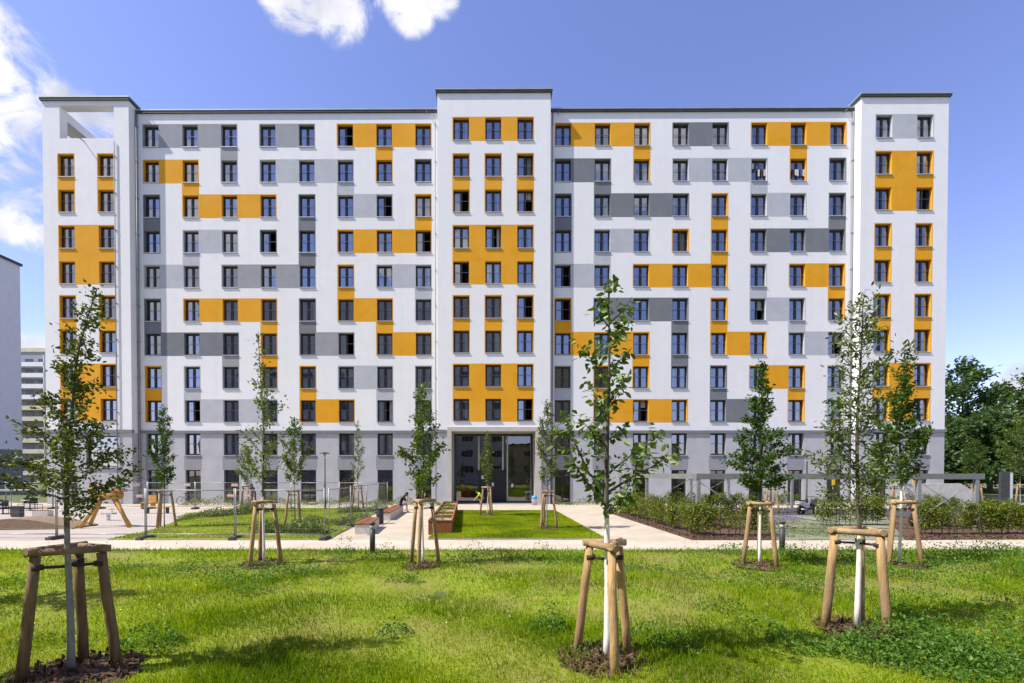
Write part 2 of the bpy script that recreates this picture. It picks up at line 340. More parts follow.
for d, ang in dirs:
    dp = N(nt, 'ShaderNodeVectorMath', operation='DOT_PRODUCT'); nt.links.new(tc.outputs['Generated'], dp.inputs[0]); dp.inputs[1].default_value = d
    mr = N(nt, 'ShaderNodeMapRange', interpolation_type='SMOOTHSTEP'); nt.links.new(dp.outputs['Value'], mr.inputs[0])
    mr.inputs[1].default_value = math.cos(ang*2.0); mr.inputs[2].default_value = math.cos(ang*.2)
    if acc is None: acc = mr.outputs[0]
    else:
        mxn = N(nt, 'ShaderNodeMath', operation='MAXIMUM'); nt.links.new(acc, mxn.inputs[0]); nt.links.new(mr.outputs[0], mxn.inputs[1]); acc = mxn.outputs[0]
nz = N(nt, 'ShaderNodeTexNoise'); nz.inputs['Scale'].default_value = 16; nz.inputs['Detail'].default_value = 13; nz.inputs['Roughness'].default_value = .6; nz.inputs['Distortion'].default_value = .5
nt.links.new(tc.outputs['Generated'], nz.inputs['Vector'])
m0 = N(nt, 'ShaderNodeMath', operation='MULTIPLY_ADD'); nt.links.new(nz.outputs['Fac'], m0.inputs[0]); m0.inputs[1].default_value = 6.5; m0.inputs[2].default_value = -1.9
ma = N(nt, 'ShaderNodeMath', operation='MULTIPLY'); nt.links.new(m0.outputs[0], ma.inputs[0]); nt.links.new(acc, ma.inputs[1])
cm = N(nt, 'ShaderNodeMapRange', interpolation_type='SMOOTHSTEP'); nt.links.new(ma.outputs[0], cm.inputs[0]); cm.inputs[1].default_value = .35; cm.inputs[2].default_value = 1.45
nz2 = N(nt, 'ShaderNodeTexNoise'); nz2.inputs['Scale'].default_value = 9; nz2.inputs['Detail'].default_value = 6; nt.links.new(tc.outputs['Generated'], nz2.inputs['Vector'])
cr = ramp(nt, [(.38, (3.0, 3.15, 3.85)), (.58, (5.0, 4.95, 5.15))]); nt.links.new(nz2.outputs['Fac'], cr.inputs['Fac'])
mixc = N(nt, 'ShaderNodeMix', data_type='RGBA'); nt.links.new(cm.outputs[0], mixc.inputs[0]); nt.links.new(tintn.outputs[2], mixc.inputs[6]); nt.links.new(cr.outputs[0], mixc.inputs[7])
nt.links.new(mixc.outputs[2], bg.inputs['Color']); nt.links.new(bg.outputs[0], wo.inputs[0])
S.view_settings.view_transform = 'Standard'; S.view_settings.look = 'None'; S.view_settings.exposure = .8; S.view_settings.gamma = 1
S.view_settings.use_curve_mapping = False

# ------------------------------------------------------------------ the apartment block
YF, YT, YC = 37.2, 36.43, 36.55
WW, WH, BD, REV = 1.30, 1.84, .075, .30
ROWPX = [135.4, 171, 205.9, 241.3, 276.2, 310, 344, 377.4, 411, 444.2]
ROWZ = [at(345, y, YF).z for y in ROWPX]
TOPG = at(345, 470, YF).z
LCX = [at(p, 276, YF).x for p in (152.3, 191.3, 230, 268.6, 307.3, 345.8, 384.5, 423.3)]
RCX = [at(p, 276, YF).x for p in (563, 602.2, 641.3, 680.2, 719.2, 758.3, 797.3, 836.6)]
CCX = [at(p, 273, YC).x for p in (461.2, 493.2, 525.2)]
TLX = [at(p, 273, YT).x for p in (67.3, 106.9)]
TRX = [at(p, 271, YT).x for p in (882.6, 923.4)]
XL0, XL1 = at(44.3, 276, YT).x, at(130.3, 276, YT).x
XC0, XC1 = at(437.6, 276, YC).x, at(550.4, 276, YC).x
XR0, XR1 = at(859.6, 276, YT).x, at(946.6, 276, YT).x
ZW = at(345, 107.5, YF-.25).z; ZTL = at(85, 94.8, YT-.25).z; ZC = at(494, 87, YC-.25).z; ZTR = at(905, 91.2, YT-.25).z
ZP = at(345, 433.2, YF).z; ZP1 = at(345, 430.6, YF).z
D, Mg, Lg, O = 'dgrey', 'mgrey', 'lgrey', 'orange'
# colour runs: (row, first column, last column, paint) and uprights (column, row, row below, paint)
LH = [(1, 1, 3, Mg), (1, 4, 5, Mg), (1, 6, 8, O), (2, 1, 2, O), (2, 3, 3, Mg), (2, 4, 6, Lg), (2, 7, 7, O), (2, 8, 8, D), (3, 1, 1, D), (3, 2, 4, O), (3, 5, 5, D), (3, 6, 7, Lg), (3, 8, 8, O),
      (4, 1, 1, D), (4, 2, 3, Lg), (4, 4, 4, D), (4, 5, 5, D), (4, 6, 8, O), (5, 1, 2, Lg), (5, 3, 5, Mg), (5, 6, 6, O), (5, 7, 8, Lg), (6, 1, 1, D), (6, 2, 4, O), (6, 5, 5, D), (6, 6, 7, O), (6, 8, 8, Lg),
      (7, 1, 3, D), (7, 4, 4, O), (7, 5, 6, Mg), (7, 7, 8, O), (8, 1, 1, O), (8, 2, 2, Lg), (8, 3, 3, Mg), (8, 4, 4, O), (8, 5, 5, O), (8, 6, 7, Lg), (8, 8, 8, Mg), (9, 1, 1, O), (9, 2, 4, Lg), (9, 5, 6, O), (9, 7, 7, Lg), (9, 8, 8, Mg)]
LV = [(3, 1, 2, Mg), (7, 1, 2, O), (2, 2, 3, O), (6, 2, 3, Lg), (1, 3, 4, D), (5, 3, 4, D), (8, 3, 4, O), (2, 4, 5, Lg), (5, 4, 5, D), (6, 5, 6, O), (8, 5, 6, Lg), (1, 6, 7, D), (4, 6, 7, O), (5, 6, 7, D), (7, 6, 7, O),
      (3, 7, 8, Mg), (4, 7, 8, O), (1, 8, 9, O), (2, 8, 9, Lg), (5, 8, 9, O), (7, 8, 9, Lg), (8, 8, 9, Mg)]
RH = [(1, 1, 3, O), (1, 4, 5, D), (1, 6, 8, O), (2, 1, 2, D), (2, 3, 3, O), (2, 4, 6, Lg), (2, 7, 7, O), (2, 8, 8, D), (3, 1, 1, D), (3, 2, 4, D), (3, 5, 5, O), (3, 6, 7, Lg), (3, 8, 8, D),
      (4, 1, 1, D), (4, 2, 3, Lg), (4, 4, 4, O), (4, 5, 5, O), (4, 6, 8, D), (5, 1, 2, Lg), (5, 3, 5, O), (5, 6, 6, Lg), (5, 7, 8, O), (6, 1, 1, O), (6, 2, 4, D), (6, 5, 5, O), (6, 6, 7, Lg), (6, 8, 8, O),
      (7, 1, 3, O), (7, 4, 4, D), (7, 5, 6, O), (7, 7, 8, Lg), (8, 1, 1, Lg), (8, 2, 2, O), (8, 3, 3, O), (8, 4, 4, D), (8, 5, 5, D), (8, 6, 7, O), (8, 8, 8, Lg), (9, 1, 1, Lg), (9, 2, 4, O), (9, 5, 6, D), (9, 7, 7, O), (9, 8, 8, Lg)]
RV = [(3, 1, 2, O), (7, 1, 2, O), (2, 2, 3, D), (6, 2, 3, Lg), (1, 3, 4, D), (5, 3, 4, O), (8, 3, 4, D), (2, 4, 5, Lg), (5, 4, 5, O), (6, 5, 6, Lg), (8, 5, 6, O), (1, 6, 7, O), (4, 6, 7, D), (5, 6, 7, O), (7, 6, 7, Lg),
      (3, 7, 8, O), (4, 7, 8, D), (1, 8, 9, Lg), (2, 8, 9, O), (5, 8, 9, D), (7, 8, 9, O), (8, 8, 9, Lg)]
block = empty('apartment_building', (0, 0, 0), 0, 'long white ten storey apartment block painted with orange and grey panels behind the gardens', 'building')
WINS = []       # (x, plane, bottom z, section)

def plan(cols, H_, V_):
    """painted zones and openings of one front"""
    zones, ops = [], []
    for r, a, b, m in H_:
        z = ROWZ[r-1]; zones.append((cols[a-1]-WW/2-BD, cols[b-1]+WW/2+BD, z-WH/2-BD, z+WH/2+BD, M[m]))
    for c, r, r2, m in V_:
        zones.append((cols[c-1]-WW/2-BD, cols[c-1]+WW/2+BD, ROWZ[r2-1]+WH/2-.01, ROWZ[r-1]-WH/2-BD+.001, M[m]))
    for r, a, b, m in H_:
        for c in range(a, b+1): ops.append((cols[c-1], ROWZ[r-1]-WH/2, WW, WH, M[m]))
    return zones, ops
def front(name, x0, x1, z0, z1, Y, zones, ops, depth, base):
    mb = MB()
    xs = {x0, x1}; zs = {z0, z1}
    for a, b, c, d, m in zones: xs |= {a, b}; zs |= {c, d}
    for xc, zb, ww, hh, m in ops: xs |= {xc-ww/2, xc+ww/2}; zs |= {zb, zb+hh}
    def clean(s_, a, b):
        o = []
        for q in sorted(x for x in s_ if a-1e-6 <= x <= b+1e-6):
            if not o or q-o[-1] > 1e-4: o.append(q)
        return o
    xs = clean(xs, x0, x1); zs = clean(zs, z0, z1)
    for j in range(len(zs)-1):
        run = None
        for i in range(len(xs)):
            mat = None
            if i < len(xs)-1:
                cx, cz = (xs[i]+xs[i+1])/2, (zs[j]+zs[j+1])/2
                if not any(abs(cx-o[0]) < o[2]/2 and o[1] < cz < o[1]+o[3] for o in ops):
                    mat = base(cz)
                    for a, b, c, d, m in zones:
                        if a < cx < b and c < cz < d: mat = m
            if run and (mat is not run[1]):
                mb.face([(run[0], Y, zs[j]), (xs[i], Y, zs[j]), (xs[i], Y, zs[j+1]), (run[0], Y, zs[j+1])], run[1]); run = None
            if mat is not None and run is None: run = (xs[i], mat)
    for xc, zb, ww, hh, m in ops:
        a, b, t = xc-ww/2, xc+ww/2, zb+hh
        mb.face([(a, Y, zb), (a, Y+REV, zb), (a, Y+REV, t), (a, Y, t)], m); mb.face([(b, Y+REV, zb), (b, Y, zb), (b, Y, t), (b, Y+REV, t)], m)
        mb.face([(a, Y, t), (a, Y+REV, t), (b, Y+REV, t), (b, Y, t)], m); mb.face([(a, Y+REV, zb), (a, Y, zb), (b, Y, zb), (b, Y+REV, zb)], m)
    zp = max(z0, min(z1, ZP))
    for X in (x0, x1):
        for za, zb, m in ((z0, zp, M['plinth']), (zp, z1, M['white'])):
            if zb-za > .01: mb.face([(X, Y, za), (X, Y+depth, za), (X, Y+depth, zb), (X, Y, zb)], m)
    mb.face([(x0, Y+depth, z0), (x1, Y+depth, z0), (x1, Y+depth, z1), (x0, Y+depth, z1)], M['white'])
    return mb
def base(z): return M['white'] if z > ZP else M['plinth']
def plinth_ops(cols):
    z, o = [], []
    for x in cols:
        o.append((x, ROWZ[9]-WH/2, WW, WH, M['plinth_dark'])); o.append((x, .12, WW, TOPG-.12, M['plinth_dark']))
        z.append((x-WW/2-.11, x+WW/2+.11, TOPG, ROWZ[9]-WH/2, M['plinth_dark']))
        z.append((x-WW/2-.11, x+WW/2+.11, ROWZ[9]-WH/2, ROWZ[9]+WH/2+.05, M['plinth_dark'])) if False else None
    return [q for q in z if q], o
DOORS = []
def wing(label, x0, x1, cols, H_, V_):
    z, o = plan(cols, H_, V_); z2, o2 = plinth_ops(cols)
    front('wall', x0, x1, 0, ZW-.25, YF, z+z2, o+o2, 12, base).build('wall', block)['label'] = label
    for q in o: WINS.append((q[0], YF, q[1], label))
    for k, q in enumerate(o2): (WINS if k % 2 == 0 else DOORS).append((q[0], YF, q[1], label))
wing('white wing wall with orange and grey panels left of the entrance', XL1, XC0, LCX, LH, LV)
wing('white wing wall with orange and grey panels right of the entrance', XC1, XR0, RCX, RH, RV)
# entrance block
def dual(cols, blocks, tower):
    """towers: pairs of rows, blocks of paint across or upright strips"""
    H_, V_ = [], []
    n = len(cols)
    for r, r2, kind in blocks:
        if kind == 'block':
            H_ += [(r, 1, n, O), (r2, 1, n, O)]
        else:
            H_ += [(q, c, c, O) for q in (r, r2) for c in range(1, n+1)]; V_ += [(c, r, r2, O) for c in range(1, n+1)]
    z, o = plan(cols, H_, V_)
    for r, r2, kind in blocks:
        if kind == 'block': z.append((cols[0]-WW/2-BD, cols[-1]+WW/2+BD, ROWZ[r2-1], ROWZ[r-1], M['orange']))
    return z, o
PAIRS = [(2, 3, 'cols'), (4, 5, 'block'), (6, 7, 'cols'), (8, 9, 'block')]
z, o = dual(CCX, PAIRS, False); za, oa = plan(CCX, [(1, 1, 3, O)], [])
ex0, ex1, ezt = at(451.8, 470, YC).x, at(535.2, 470, YC).x, at(493, 431.4, YC).z
mb = front('wall', XC0, XC1, 0, ZC-.25, YC, z+za, o+oa, 12, base)
# cut the portal out of the plinth by rebuilding it with a third kind of opening
mb = front('wall', XC0, XC1, 0, ZC-.25, YC, z+za, o+oa+[((ex0+ex1)/2, 0.001, ex1-ex0, ezt, M['portal'])], 12, base)
mb.build('wall', block)['label'] = 'tall white entrance block wall with orange panels'
for q in oa+o: WINS.append((q[0], YC, q[1], 'centre'))
# towers
z, o = dual(TLX, PAIRS, True)
lz0, lz1 = at(85, 138.2, YT).z, at(85, 105.5, YT).z; lx0, lx1 = at(59.6, 122, YT).x, at(113.8, 122, YT).x
shopx0, shopx1, shopz0, shopz1 = at(86, 450, YT).x, at(118, 450, YT).x, at(100, 467, YT).z, at(100, 436, YT).z
o10 = [(TLX[0], ROWZ[9]-WH/2, WW, WH, M['plinth_dark']), (TLX[0], .12, WW, TOPG-.12, M['plinth_dark']),
       ((shopx0+shopx1)/2, shopz0, shopx1-shopx0, shopz1-shopz0, M['plinth_dark'])]
mb = front('wall', XL0, XL1, 0, lz0-.001, YT, z, o+o10, 12.9, base)
T_ = .66                                                  # the open roof frame over the left tower
def ring(mb, x0, x1, y0, y1, z0, z1, m): mb.box(x0, x1, y0, y1, z0, z1, m)
ring(mb, XL0, lx0, YT, YT+T_, lz0, ZTL-.25, M['white']); ring(mb, lx1, XL1, YT, YT+T_, lz0, ZTL-.25, M['white'])
ring(mb, lx0, lx1, YT, YT+T_, lz1, ZTL-.25, M['white'])
ring(mb, XL0, lx0-.02, YT+T_, YT+12.9, lz1-.78, lz1-.04, M['white']); ring(mb, XL0, lx0-.02, YT+12.2, YT+12.9, lz0, lz1-.78, M['white'])
ring(mb, XL1-.6, XL1, YT+T_, YT+12.9, lz0, ZTL-.25, M['white'])
mb.build('wall', block)['label'] = 'white wall of the projecting tower at the left end, open frame at its top'
for q in o: WINS.append((q[0], YT, q[1], 'ltower'))
WINS.append((o10[0][0], YT, o10[0][1], 'ltower')); DOORS.append((o10[1][0], YT, o10[1][1], 'ltower'))
sg = MB(); a, b = shopx0, shopx1
for q in ((a, b, YT+.22, YT+.29, shopz0, shopz0+.08), (a, b, YT+.22, YT+.29, shopz1-.08, shopz1), (a, a+.07, YT+.22, YT+.29, shopz0+.08, shopz1-.08), (b-.07, b, YT+.22, YT+.29, shopz0+.08, shopz1-.08)): sg.box(*q, M['frame'])
sw = sg.build('wide_window', block); sw['label'] = 'wide window with a pale blind'
sp = MB(); sp.box(a+.07, b-.07, YT+.25, YT+.26, shopz0+.08, shopz1-.08, M['glass']); sp.build('pane', sw)
sp = MB(); sp.box(a+.05, b-.05, YT+.34, YT+.36, shopz0+.05, shopz1, M['portal']); sp.build('blind', sw)
sp = MB(); sp.box(a-.05, b+.05, YT-.1, YT+.22, shopz0-.07, shopz0-.003, M['sill']); sp.build('sill', sw)
z, o = dual(TRX, [(2, 3, 'block'), (4, 5, 'cols'), (6, 7, 'cols'), (8, 9, 'block')], True); za, oa = plan(TRX, [(1, 1, 2, Lg)], []); z2, o2 = plinth_ops(TRX)
front('wall', XR0, XR1, 0, ZTR-.25, YT, z+za+z2, o+oa+o2, 12.9, base).build('wall', block)['label'] = 'white wall of the projecting tower at the right end'
for q in oa+o: WINS.append((q[0], YT, q[1], 'rtower'))
for k, q in enumerate(o2): (WINS if k % 2 == 0 else DOORS).append((q[0], YT, q[1], 'rtower'))
# string course, roof edges
def eave(x0, x1, Y, zt, yb, ov=.13, side0=.13, side1=.13):
    mb = MB(); mb.box(x0-side0, x1+side1, Y-ov, yb, zt-.27, zt-.09, M['roofedge']); mb.box(x0-side0-.03, x1+side1+.03, Y-ov-.03, yb+.03, zt-.09, zt, M['copper'])
    e = mb.build('roof_edge', block); return e
eave(XL1, XC0, YF, ZW, YF+12.2, side0=-.01, side1=-.01); eave(XC1, XR0, YF, ZW, YF+12.2, side0=-.01, side1=-.01)
eave(XC0, XC1, YC, ZC, YC+12.2)
eave(XR0, XR1, YT, ZTR, YT+13)
mb = MB()
for x0, x1, y0, y1 in ((XL0-.13, XL1+.13, YT-.13, YT+T_+.02), (XL1-.62, XL1+.13, YT+T_+.02, YT+13)):
    mb.box(x0, x1, y0, y1, ZTL-.27, ZTL-.09, M['roofedge']); mb.box(x0-.03, x1+.03, y0-(.03 if y0 < YT else -.001), y1, ZTL-.09, ZTL, M['copper'])
mb.build('roof_edge', block)
mb = MB()
for k in range(9):
    for (x0, x1, Y, zt) in ((XL1, XC0, YF, ZW), (XC1, XR0, YF, ZW)):
        x = x0+(x1-x0)*(k+.5)/9; mb.tube([(x, Y+1, zt), (x, Y+1, zt+.9)], .012, M['rail'], 5)
mb.build('lightning_rod', block).__setitem__('kind', 'stuff')
for x0, x1, Y, s0, s1 in ((XL0, XL1, YT, .1, .1), (XL1, XC0, YF, -.101, 0), (XC0, XC1, YC, .1, .1), (XC1, XR0, YF, -.101, -.101), (XR0, XR1, YT, .1, .1)):
    mb = MB()
    if Y == YC:
        p0, p1 = at(446.5, 440, YC).x, at(541.8, 440, YC).x
        mb.box(x0-s0, p0, Y-.1, Y+.15, ZP-.001, ZP1, M['course']); mb.box(p1, x1+s1, Y-.1, Y+.15, ZP-.001, ZP1, M['course'])
    else: mb.box(x0-s0, x1+s1, Y-.1, Y+.15, ZP-.001, ZP1, M['course'])
    mb.build('string_course', block)
# interior floors and back walls
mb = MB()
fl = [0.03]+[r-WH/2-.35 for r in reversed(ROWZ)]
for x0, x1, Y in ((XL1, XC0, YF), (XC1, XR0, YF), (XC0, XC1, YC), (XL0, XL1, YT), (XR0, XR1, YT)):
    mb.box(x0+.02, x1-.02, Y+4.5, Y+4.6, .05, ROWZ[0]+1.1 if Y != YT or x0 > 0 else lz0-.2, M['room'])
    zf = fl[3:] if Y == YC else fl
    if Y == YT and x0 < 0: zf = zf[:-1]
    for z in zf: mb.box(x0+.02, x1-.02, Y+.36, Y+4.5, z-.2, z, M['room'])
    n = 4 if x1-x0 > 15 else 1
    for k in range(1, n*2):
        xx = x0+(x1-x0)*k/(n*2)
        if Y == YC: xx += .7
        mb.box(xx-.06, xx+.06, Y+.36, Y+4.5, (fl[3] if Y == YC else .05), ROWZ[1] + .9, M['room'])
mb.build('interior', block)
mb = MB()
mb.box(XL0+.3, XL1-.3, YT+.3, YT+12.8, lz0-.25, lz0-.05, M['roof']); mb.build('roof_deck', block)
# downpipes
def pipe(px, Y, z0, z1, r, m):
    x = at(px, 276, Y).x; mb = MB(); mb.tube([(x, Y-r-.05, z0), (x, Y-r-.05, z1)], r, m, 8)
    z = z0+1.5
    while z < z1: mb.box(x-r-.02, x+r+.02, Y-r*2-.06, Y-.002, z, z+.05, m); z += 3
    mb.build('downpipe', block)
pipe(116.3, YT, .1, lz0-.3, .035, M['pipe']); pipe(138.9, YF, .1, ZW-.36, .075, M['pipe_dark']); pipe(435.9, YF, .1, ZW-.36, .035, M['pipe']); pipe(552.3, YF, .1, ZW-.36, .05, M['pipe']); pipe(850.8, YF, .1, ZW-.36, .05, M['pipe']); pipe(852.8, YF, .1, ZW-.36, .04, M['pipe'])
for px, py, Y in ((147, 113, YF), (427, 113, YF), (558, 114, YF), (844, 112, YF), (83.8, 141, YT)):
    p = at(px, py, Y); mb = MB(); mb.tube([p+Vector((0, .05, 0)), p+Vector((0, -.35, -.05))], .04, M['pipe_dark'], 8); mb.build('rain_spout', block)

# windows ------------------------------------------------
def wmesh(kind):
    """meshes of one window, origin at the middle of the opening's lower front edge"""
    hw = WW/2; y0, y1 = REV-.06, REV+.03
    f = MB()
    f.box(-hw, hw, y0, y1, 0, .07, M['frame']); f.box(-hw, hw, y0, y1, WH-.08, WH, M['frame'])
    f.box(-hw, -hw+.08, y0, y1, .07, WH-.08, M['frame']); f.box(hw-.08, hw, y0, y1, .07, WH-.08, M['frame'])
    f.box(-.07, .07, y0-.012, y1, .07, WH-.08, M['frame'])
    if kind == 'open':
        T = Matrix.Translation((hw-.1, y1, 0)) @ Matrix.Rotation(R(-62), 4, 'Z')
        for q in ((-.52, 0, 0, .05, .1, .17), (-.52, 0, 0, .05, WH-.18, WH-.11), (-.52, -.45, 0, .05, .17, WH-.18), (-.07, 0, 0, .05, .17, WH-.18)): f.box(*q, M['frame'], T)
        T2 = T
    else:
        for s in (-1, 1):
            a, b = (.07, hw-.08) if s > 0 else (-hw+.08, -.07)
            f.box(a, a+.045, y0+.02, y1-.02, .07, WH-.08, M['frame']); f.box(b-.045, b, y0+.02, y1-.02, .07, WH-.08, M['frame'])
            f.box(a+.045, b-.045, y0+.02, y1-.02, .07, .13, M['frame']); f.box(a+.045, b-.045, y0+.02, y1-.02, WH-.14, WH-.08, M['frame'])
    p = MB(); yg = (y0+y1)/2
    sides = (-1,) if kind == 'open' else (-1, 1)
    for s in sides:
        a, b = (.115, hw-.125) if s > 0 else (-hw+.125, -.115)
        p.face([(a, yg, .13), (b, yg, .13), (b, yg, WH-.14), (a, yg, WH-.14)], M['glass'])
    if kind == 'open':
        p.face([T2 @ Vector(q) for q in ((-.45, .025, .17), (-.07, .025, .17), (-.07, .025, WH-.18), (-.45, .025, WH-.18))], M['glass'])
    s_ = MB(); s_.box(-hw-.03, hw+.03, -.07, REV-.06, -.05, -.003, M['sill'])
    r = MB(); r.box(-hw, hw, .165, .185, .97, .995, M['rail']); r.box(-hw, hw, .165, .185, .10, .115, M['rail']); r.box(-hw, -hw+.015, .165, .185, .115, .97, M['rail']); r.box(hw-.015, hw, .165, .185, .115, .97, M['rail'])
    return f, p, s_, r
def cmesh(spans, mat):
    c = MB(); y = REV+.13
    for a, b, zb in spans:
        n = max(4, int((b-a)/.07)); 
        for i in range(n):
            xa, xb = a+(b-a)*i/n, a+(b-a)*(i+1)/n; ya, yb = y+(.035 if i % 2 else 0), y+(0 if i % 2 else .035)
            c.face([(xa, ya, zb), (xb, yb, zb), (xb, yb, WH-.02), (xa, ya, WH-.02)], mat)
    return c
KINDS = {k: wmesh(k) for k in ('closed', 'open')}
CURT = [None, cmesh([(-.6, -.28, .02), (.3, .6, .02)], M['curtain']), cmesh([(-.62, .62, .02)], M['curtain']), cmesh([(-.62, -.05, .02)], M['curtain']), cmesh([(.05, .62, .02)], M['curtain2']),
        cmesh([(-.62, .62, .02)], M['curtain2']), cmesh([(-.62, .62, 1.0)], M['curtain']), cmesh([(-.6, -.2, .02), (.15, .6, .02)], M['curtain2']),
        cmesh([(-.62, .62, 1.25)], M['curtain']), cmesh([(.1, .62, .02)], M['cream']), cmesh([(-.62, -.1, .02)], M['brown']), cmesh([(-.62, .62, .75)], M['curtain2'])]
def as_mesh(mb, name):
    o = mb.build(name); me = o.data; bpy.data.objects.remove(o); return me
KM = {k: [as_mesh(q, n) for q, n in zip(v, ('window', 'pane', 'sill', 'railing'))] for k, v in KINDS.items()}
CM = [None]+[as_mesh(c, 'curtain') for c in CURT[1:]]
rnd = random.Random(5)
for i, q in enumerate(WINS):
    r = rnd.random(); kind = 'open' if rnd.random() < .08 else 'closed'
    cu = rnd.choices(range(12), (40, 14, 5, 8, 8, 5, 5, 14, 5, 3, 3, 5))[0]
    WINS[i] = q+(kind, cu)
order = sorted(range(len(WINS)), key=lambda i: (0 if WINS[i][1] != YF else 1, -WINS[i][2]))
whole = set(order[:100]); rest = MB(); 
def append(mb, src, off):
    n = len(mb.v); mb.v += [(v[0]+off[0], v[1]+off[1], v[2]+off[2]) for v in src.v]
    mp = [mb.mi(m) for m in src.mats]
    mb.f += [tuple(n+i for i in f) for f in src.f]; mb.m += [mp[k] for k in src.m]; mb.sm += src.sm
for i, (x, Y, z, sec, kind, cu) in enumerate(WINS):
    if i in whole:
        fo = mobj('window', KM[kind][0], block, (x, Y, z))
        for me, n in zip(KM[kind][1:], ('pane', 'sill', 'railing')): mobj(n, me, fo)
        if CM[cu]: mobj('curtain', CM[cu], fo)
    else:
        for q in KINDS[kind]: append(rest, q, (x, Y, z))
        if CURT[cu]: append(rest, CURT[cu], (x, Y, z))
rest.build('window_rows', block)['kind'] = 'stuff'
# ground floor glazed doors
f = MB(); hw = WW/2; hh = TOPG-.12; y0, y1 = REV-.06, REV+.03
f.box(-hw, hw, y0, y1, 0, .09, M['frame']); f.box(-hw, hw, y0, y1, hh-.08, hh, M['frame']); f.box(-hw, -hw+.08, y0, y1, .09, hh-.08, M['frame']); f.box(hw-.08, hw, y0, y1, .09, hh-.08, M['frame'])
f.box(-.06, .06, y0-.01, y1, .09, hh-.08, M['frame']); f.box(-hw+.08, -.06, y0, y1, hh-.6, hh-.54, M['frame']); f.box(.06, hw-.08, y0, y1, hh-.6, hh-.54, M['frame'])
fm = as_mesh(f, 'glazed_door'); p = MB(); p.face([(-hw+.08, .26, .09), (hw-.08, .26, .09), (hw-.08, .26, hh-.08), (-hw+.08, .26, hh-.08)], M['shopglass']); pm = as_mesh(p, 'pane')
for x, Y, z, sec in DOORS:
    d = mobj('glazed_door', fm, block, (x, Y, z)); mobj('pane', pm, d)
# portal
p0, p1, zt = at(447.4, 440, YC).x, at(541, 440, YC).x, at(493, 427.2, YC).z
mb = MB(); mb.box(p0, ex0, YC-.22, YC+2.6, 0, ezt, M['portal']); mb.box(ex1, p1, YC-.22, YC+2.6, 0, ezt, M['portal']); mb.box(p0, p1, YC-.22, YC+2.6, ezt, zt, M['portal'])
mb.build('portal', block)
YG = YC+2.3
def gx(px): return at(px, 470, YG).x
def gz(py): return at(493, py, YG).z
ent = MB()
for a, b in ((ex0, gx(454.3)), (gx(478), gx(479.6)), (gx(532), ex1)): ent.box(a, b, YG-.05, YG+.05, .06, ezt, M['frame'])
ent.box(gx(454.3), gx(532), YG-.05, YG+.05, gz(435.6), ezt-.002, M['frame']); ent.box(gx(454.3), gx(532), YG-.05, YG+.05, .005, .1, M['frame'])
ent.box(gx(479.6), gx(502), YG-.04, YG+.04, gz(470.6), gz(469.4), M['frame']); ent.box(gx(508), gx(532), YG-.04, YG+.04, gz(470.4), gz(469.8), M['frame'])
eo = ent.build('entrance_glazing', block); eo['label'] = 'two storey glazed entrance front with dark double door'
mb = MB()
for a, b, c, d in ((478.05, 479.55, 436, 470), (502, 503.6, 436, 470), (506.6, 508, 436, 503)): mb.box(gx(a), gx(b), YG-.12, YG+.1, gz(d) if d < 500 else .1, gz(c), M['mullion'])
mb.build('mullion', eo)
for a, b, c, d in ((454.3, 478, 435.6, 503), (479.6, 502, 435.6, 469.4), (503.6, 506.6, 435.6, 469.4), (508, 532, 435.6, 469.8), (508, 532, 470.4, 503)):
    p = MB(); p.box(gx(a), gx(b), YG-.01, YG+.01, max(.1, gz(d)), gz(c), M['shopglass']); p.build('pane', eo)
p = MB(); p.box(gx(479.6), gx(506.6), YG-.045, YG+.03, .1, gz(470.6), M['doorpanel']); p.box(gx(493), gx(493.3), YG-.052, YG-.03, .1, gz(470.6), M['black'])
do = p.build('entrance_door', block); h = MB(); h.tube([(gx(491.8), YG-.1, .8), (gx(491.8), YG-.1, 1.6)], .018, M['galv'], 6); h.build('handle', do)
mb = MB(); mb.box(ex0, ex1, YG+6, YG+6.1, 0, ezt, M['room']); mb.box(ex0, ex1, YG+.1, YG+6, -.02, .03, M['room']); mb.box(ex0, ex1, YG+.1, YG+6, ezt, ezt+.1, M['room'])
mb.box(ex0-.1, ex0, YG+.1, YG+6, 0, ezt, M['room']); mb.box(ex1, ex1+.1, YG+.1, YG+6, 0, ezt, M['room']); mb.build('lobby', block)
for k, (px, py) in enumerate(((482.5, 477.3), (492.7, 484.4), (512.3, 485.5))):
    p = at(px, py, YG-.07); mb = MB(); mb.box(p.x-.1, p.x+.1, YG-.075, YG-.06, p.z-.15, p.z+.15, M['paper']); tag(mb.build('notice'), ['white notice on the dark entrance door, upper left', 'white notice on the dark entrance door beside the small staked tree', 'white notice on the right entrance pane'][k], 'notice', 'paper notices at the entrance')

# laundry in two windows of the right wing
def laundry(col, row, label, seed):
    rr = random.Random(seed); root = empty('laundry', (RCX[col-1], YF+.12, ROWZ[row-1]-WH/2), 0, label, 'laundry', 'washing hung in open windows')
    cols = [M['white_p'], M['darkcloth'], M['denim'], M['white_p'], M['brown'], M['white_p'], M['navy']]
    for k in range(7):
        x = -.52+k*.165; hgt = rr.uniform(.35, .7); zt = rr.choice((1.02, 1.02, 1.5)); mb = MB()
        for j in range(3):
            mb.box(x+j*.045, x+j*.045+.045, (j % 2)*.02, (j % 2)*.02+.012, zt-hgt+rr.uniform(0, .05), zt, cols[(k*3+seed) % 7])
        mb.build('garment', root)
    r = MB(); r.tube([(-.6, .02, 1.5), (.62, .02, 1.5)], .008, M['rail'], 5); r.tube([(-.6, .02, 1.03), (.62, .02, 1.03)], .008, M['rail'], 5); r.build('drying_line', root)
laundry(7, 2, 'pale washing hung in an orange framed window on the second row from the top', 1)
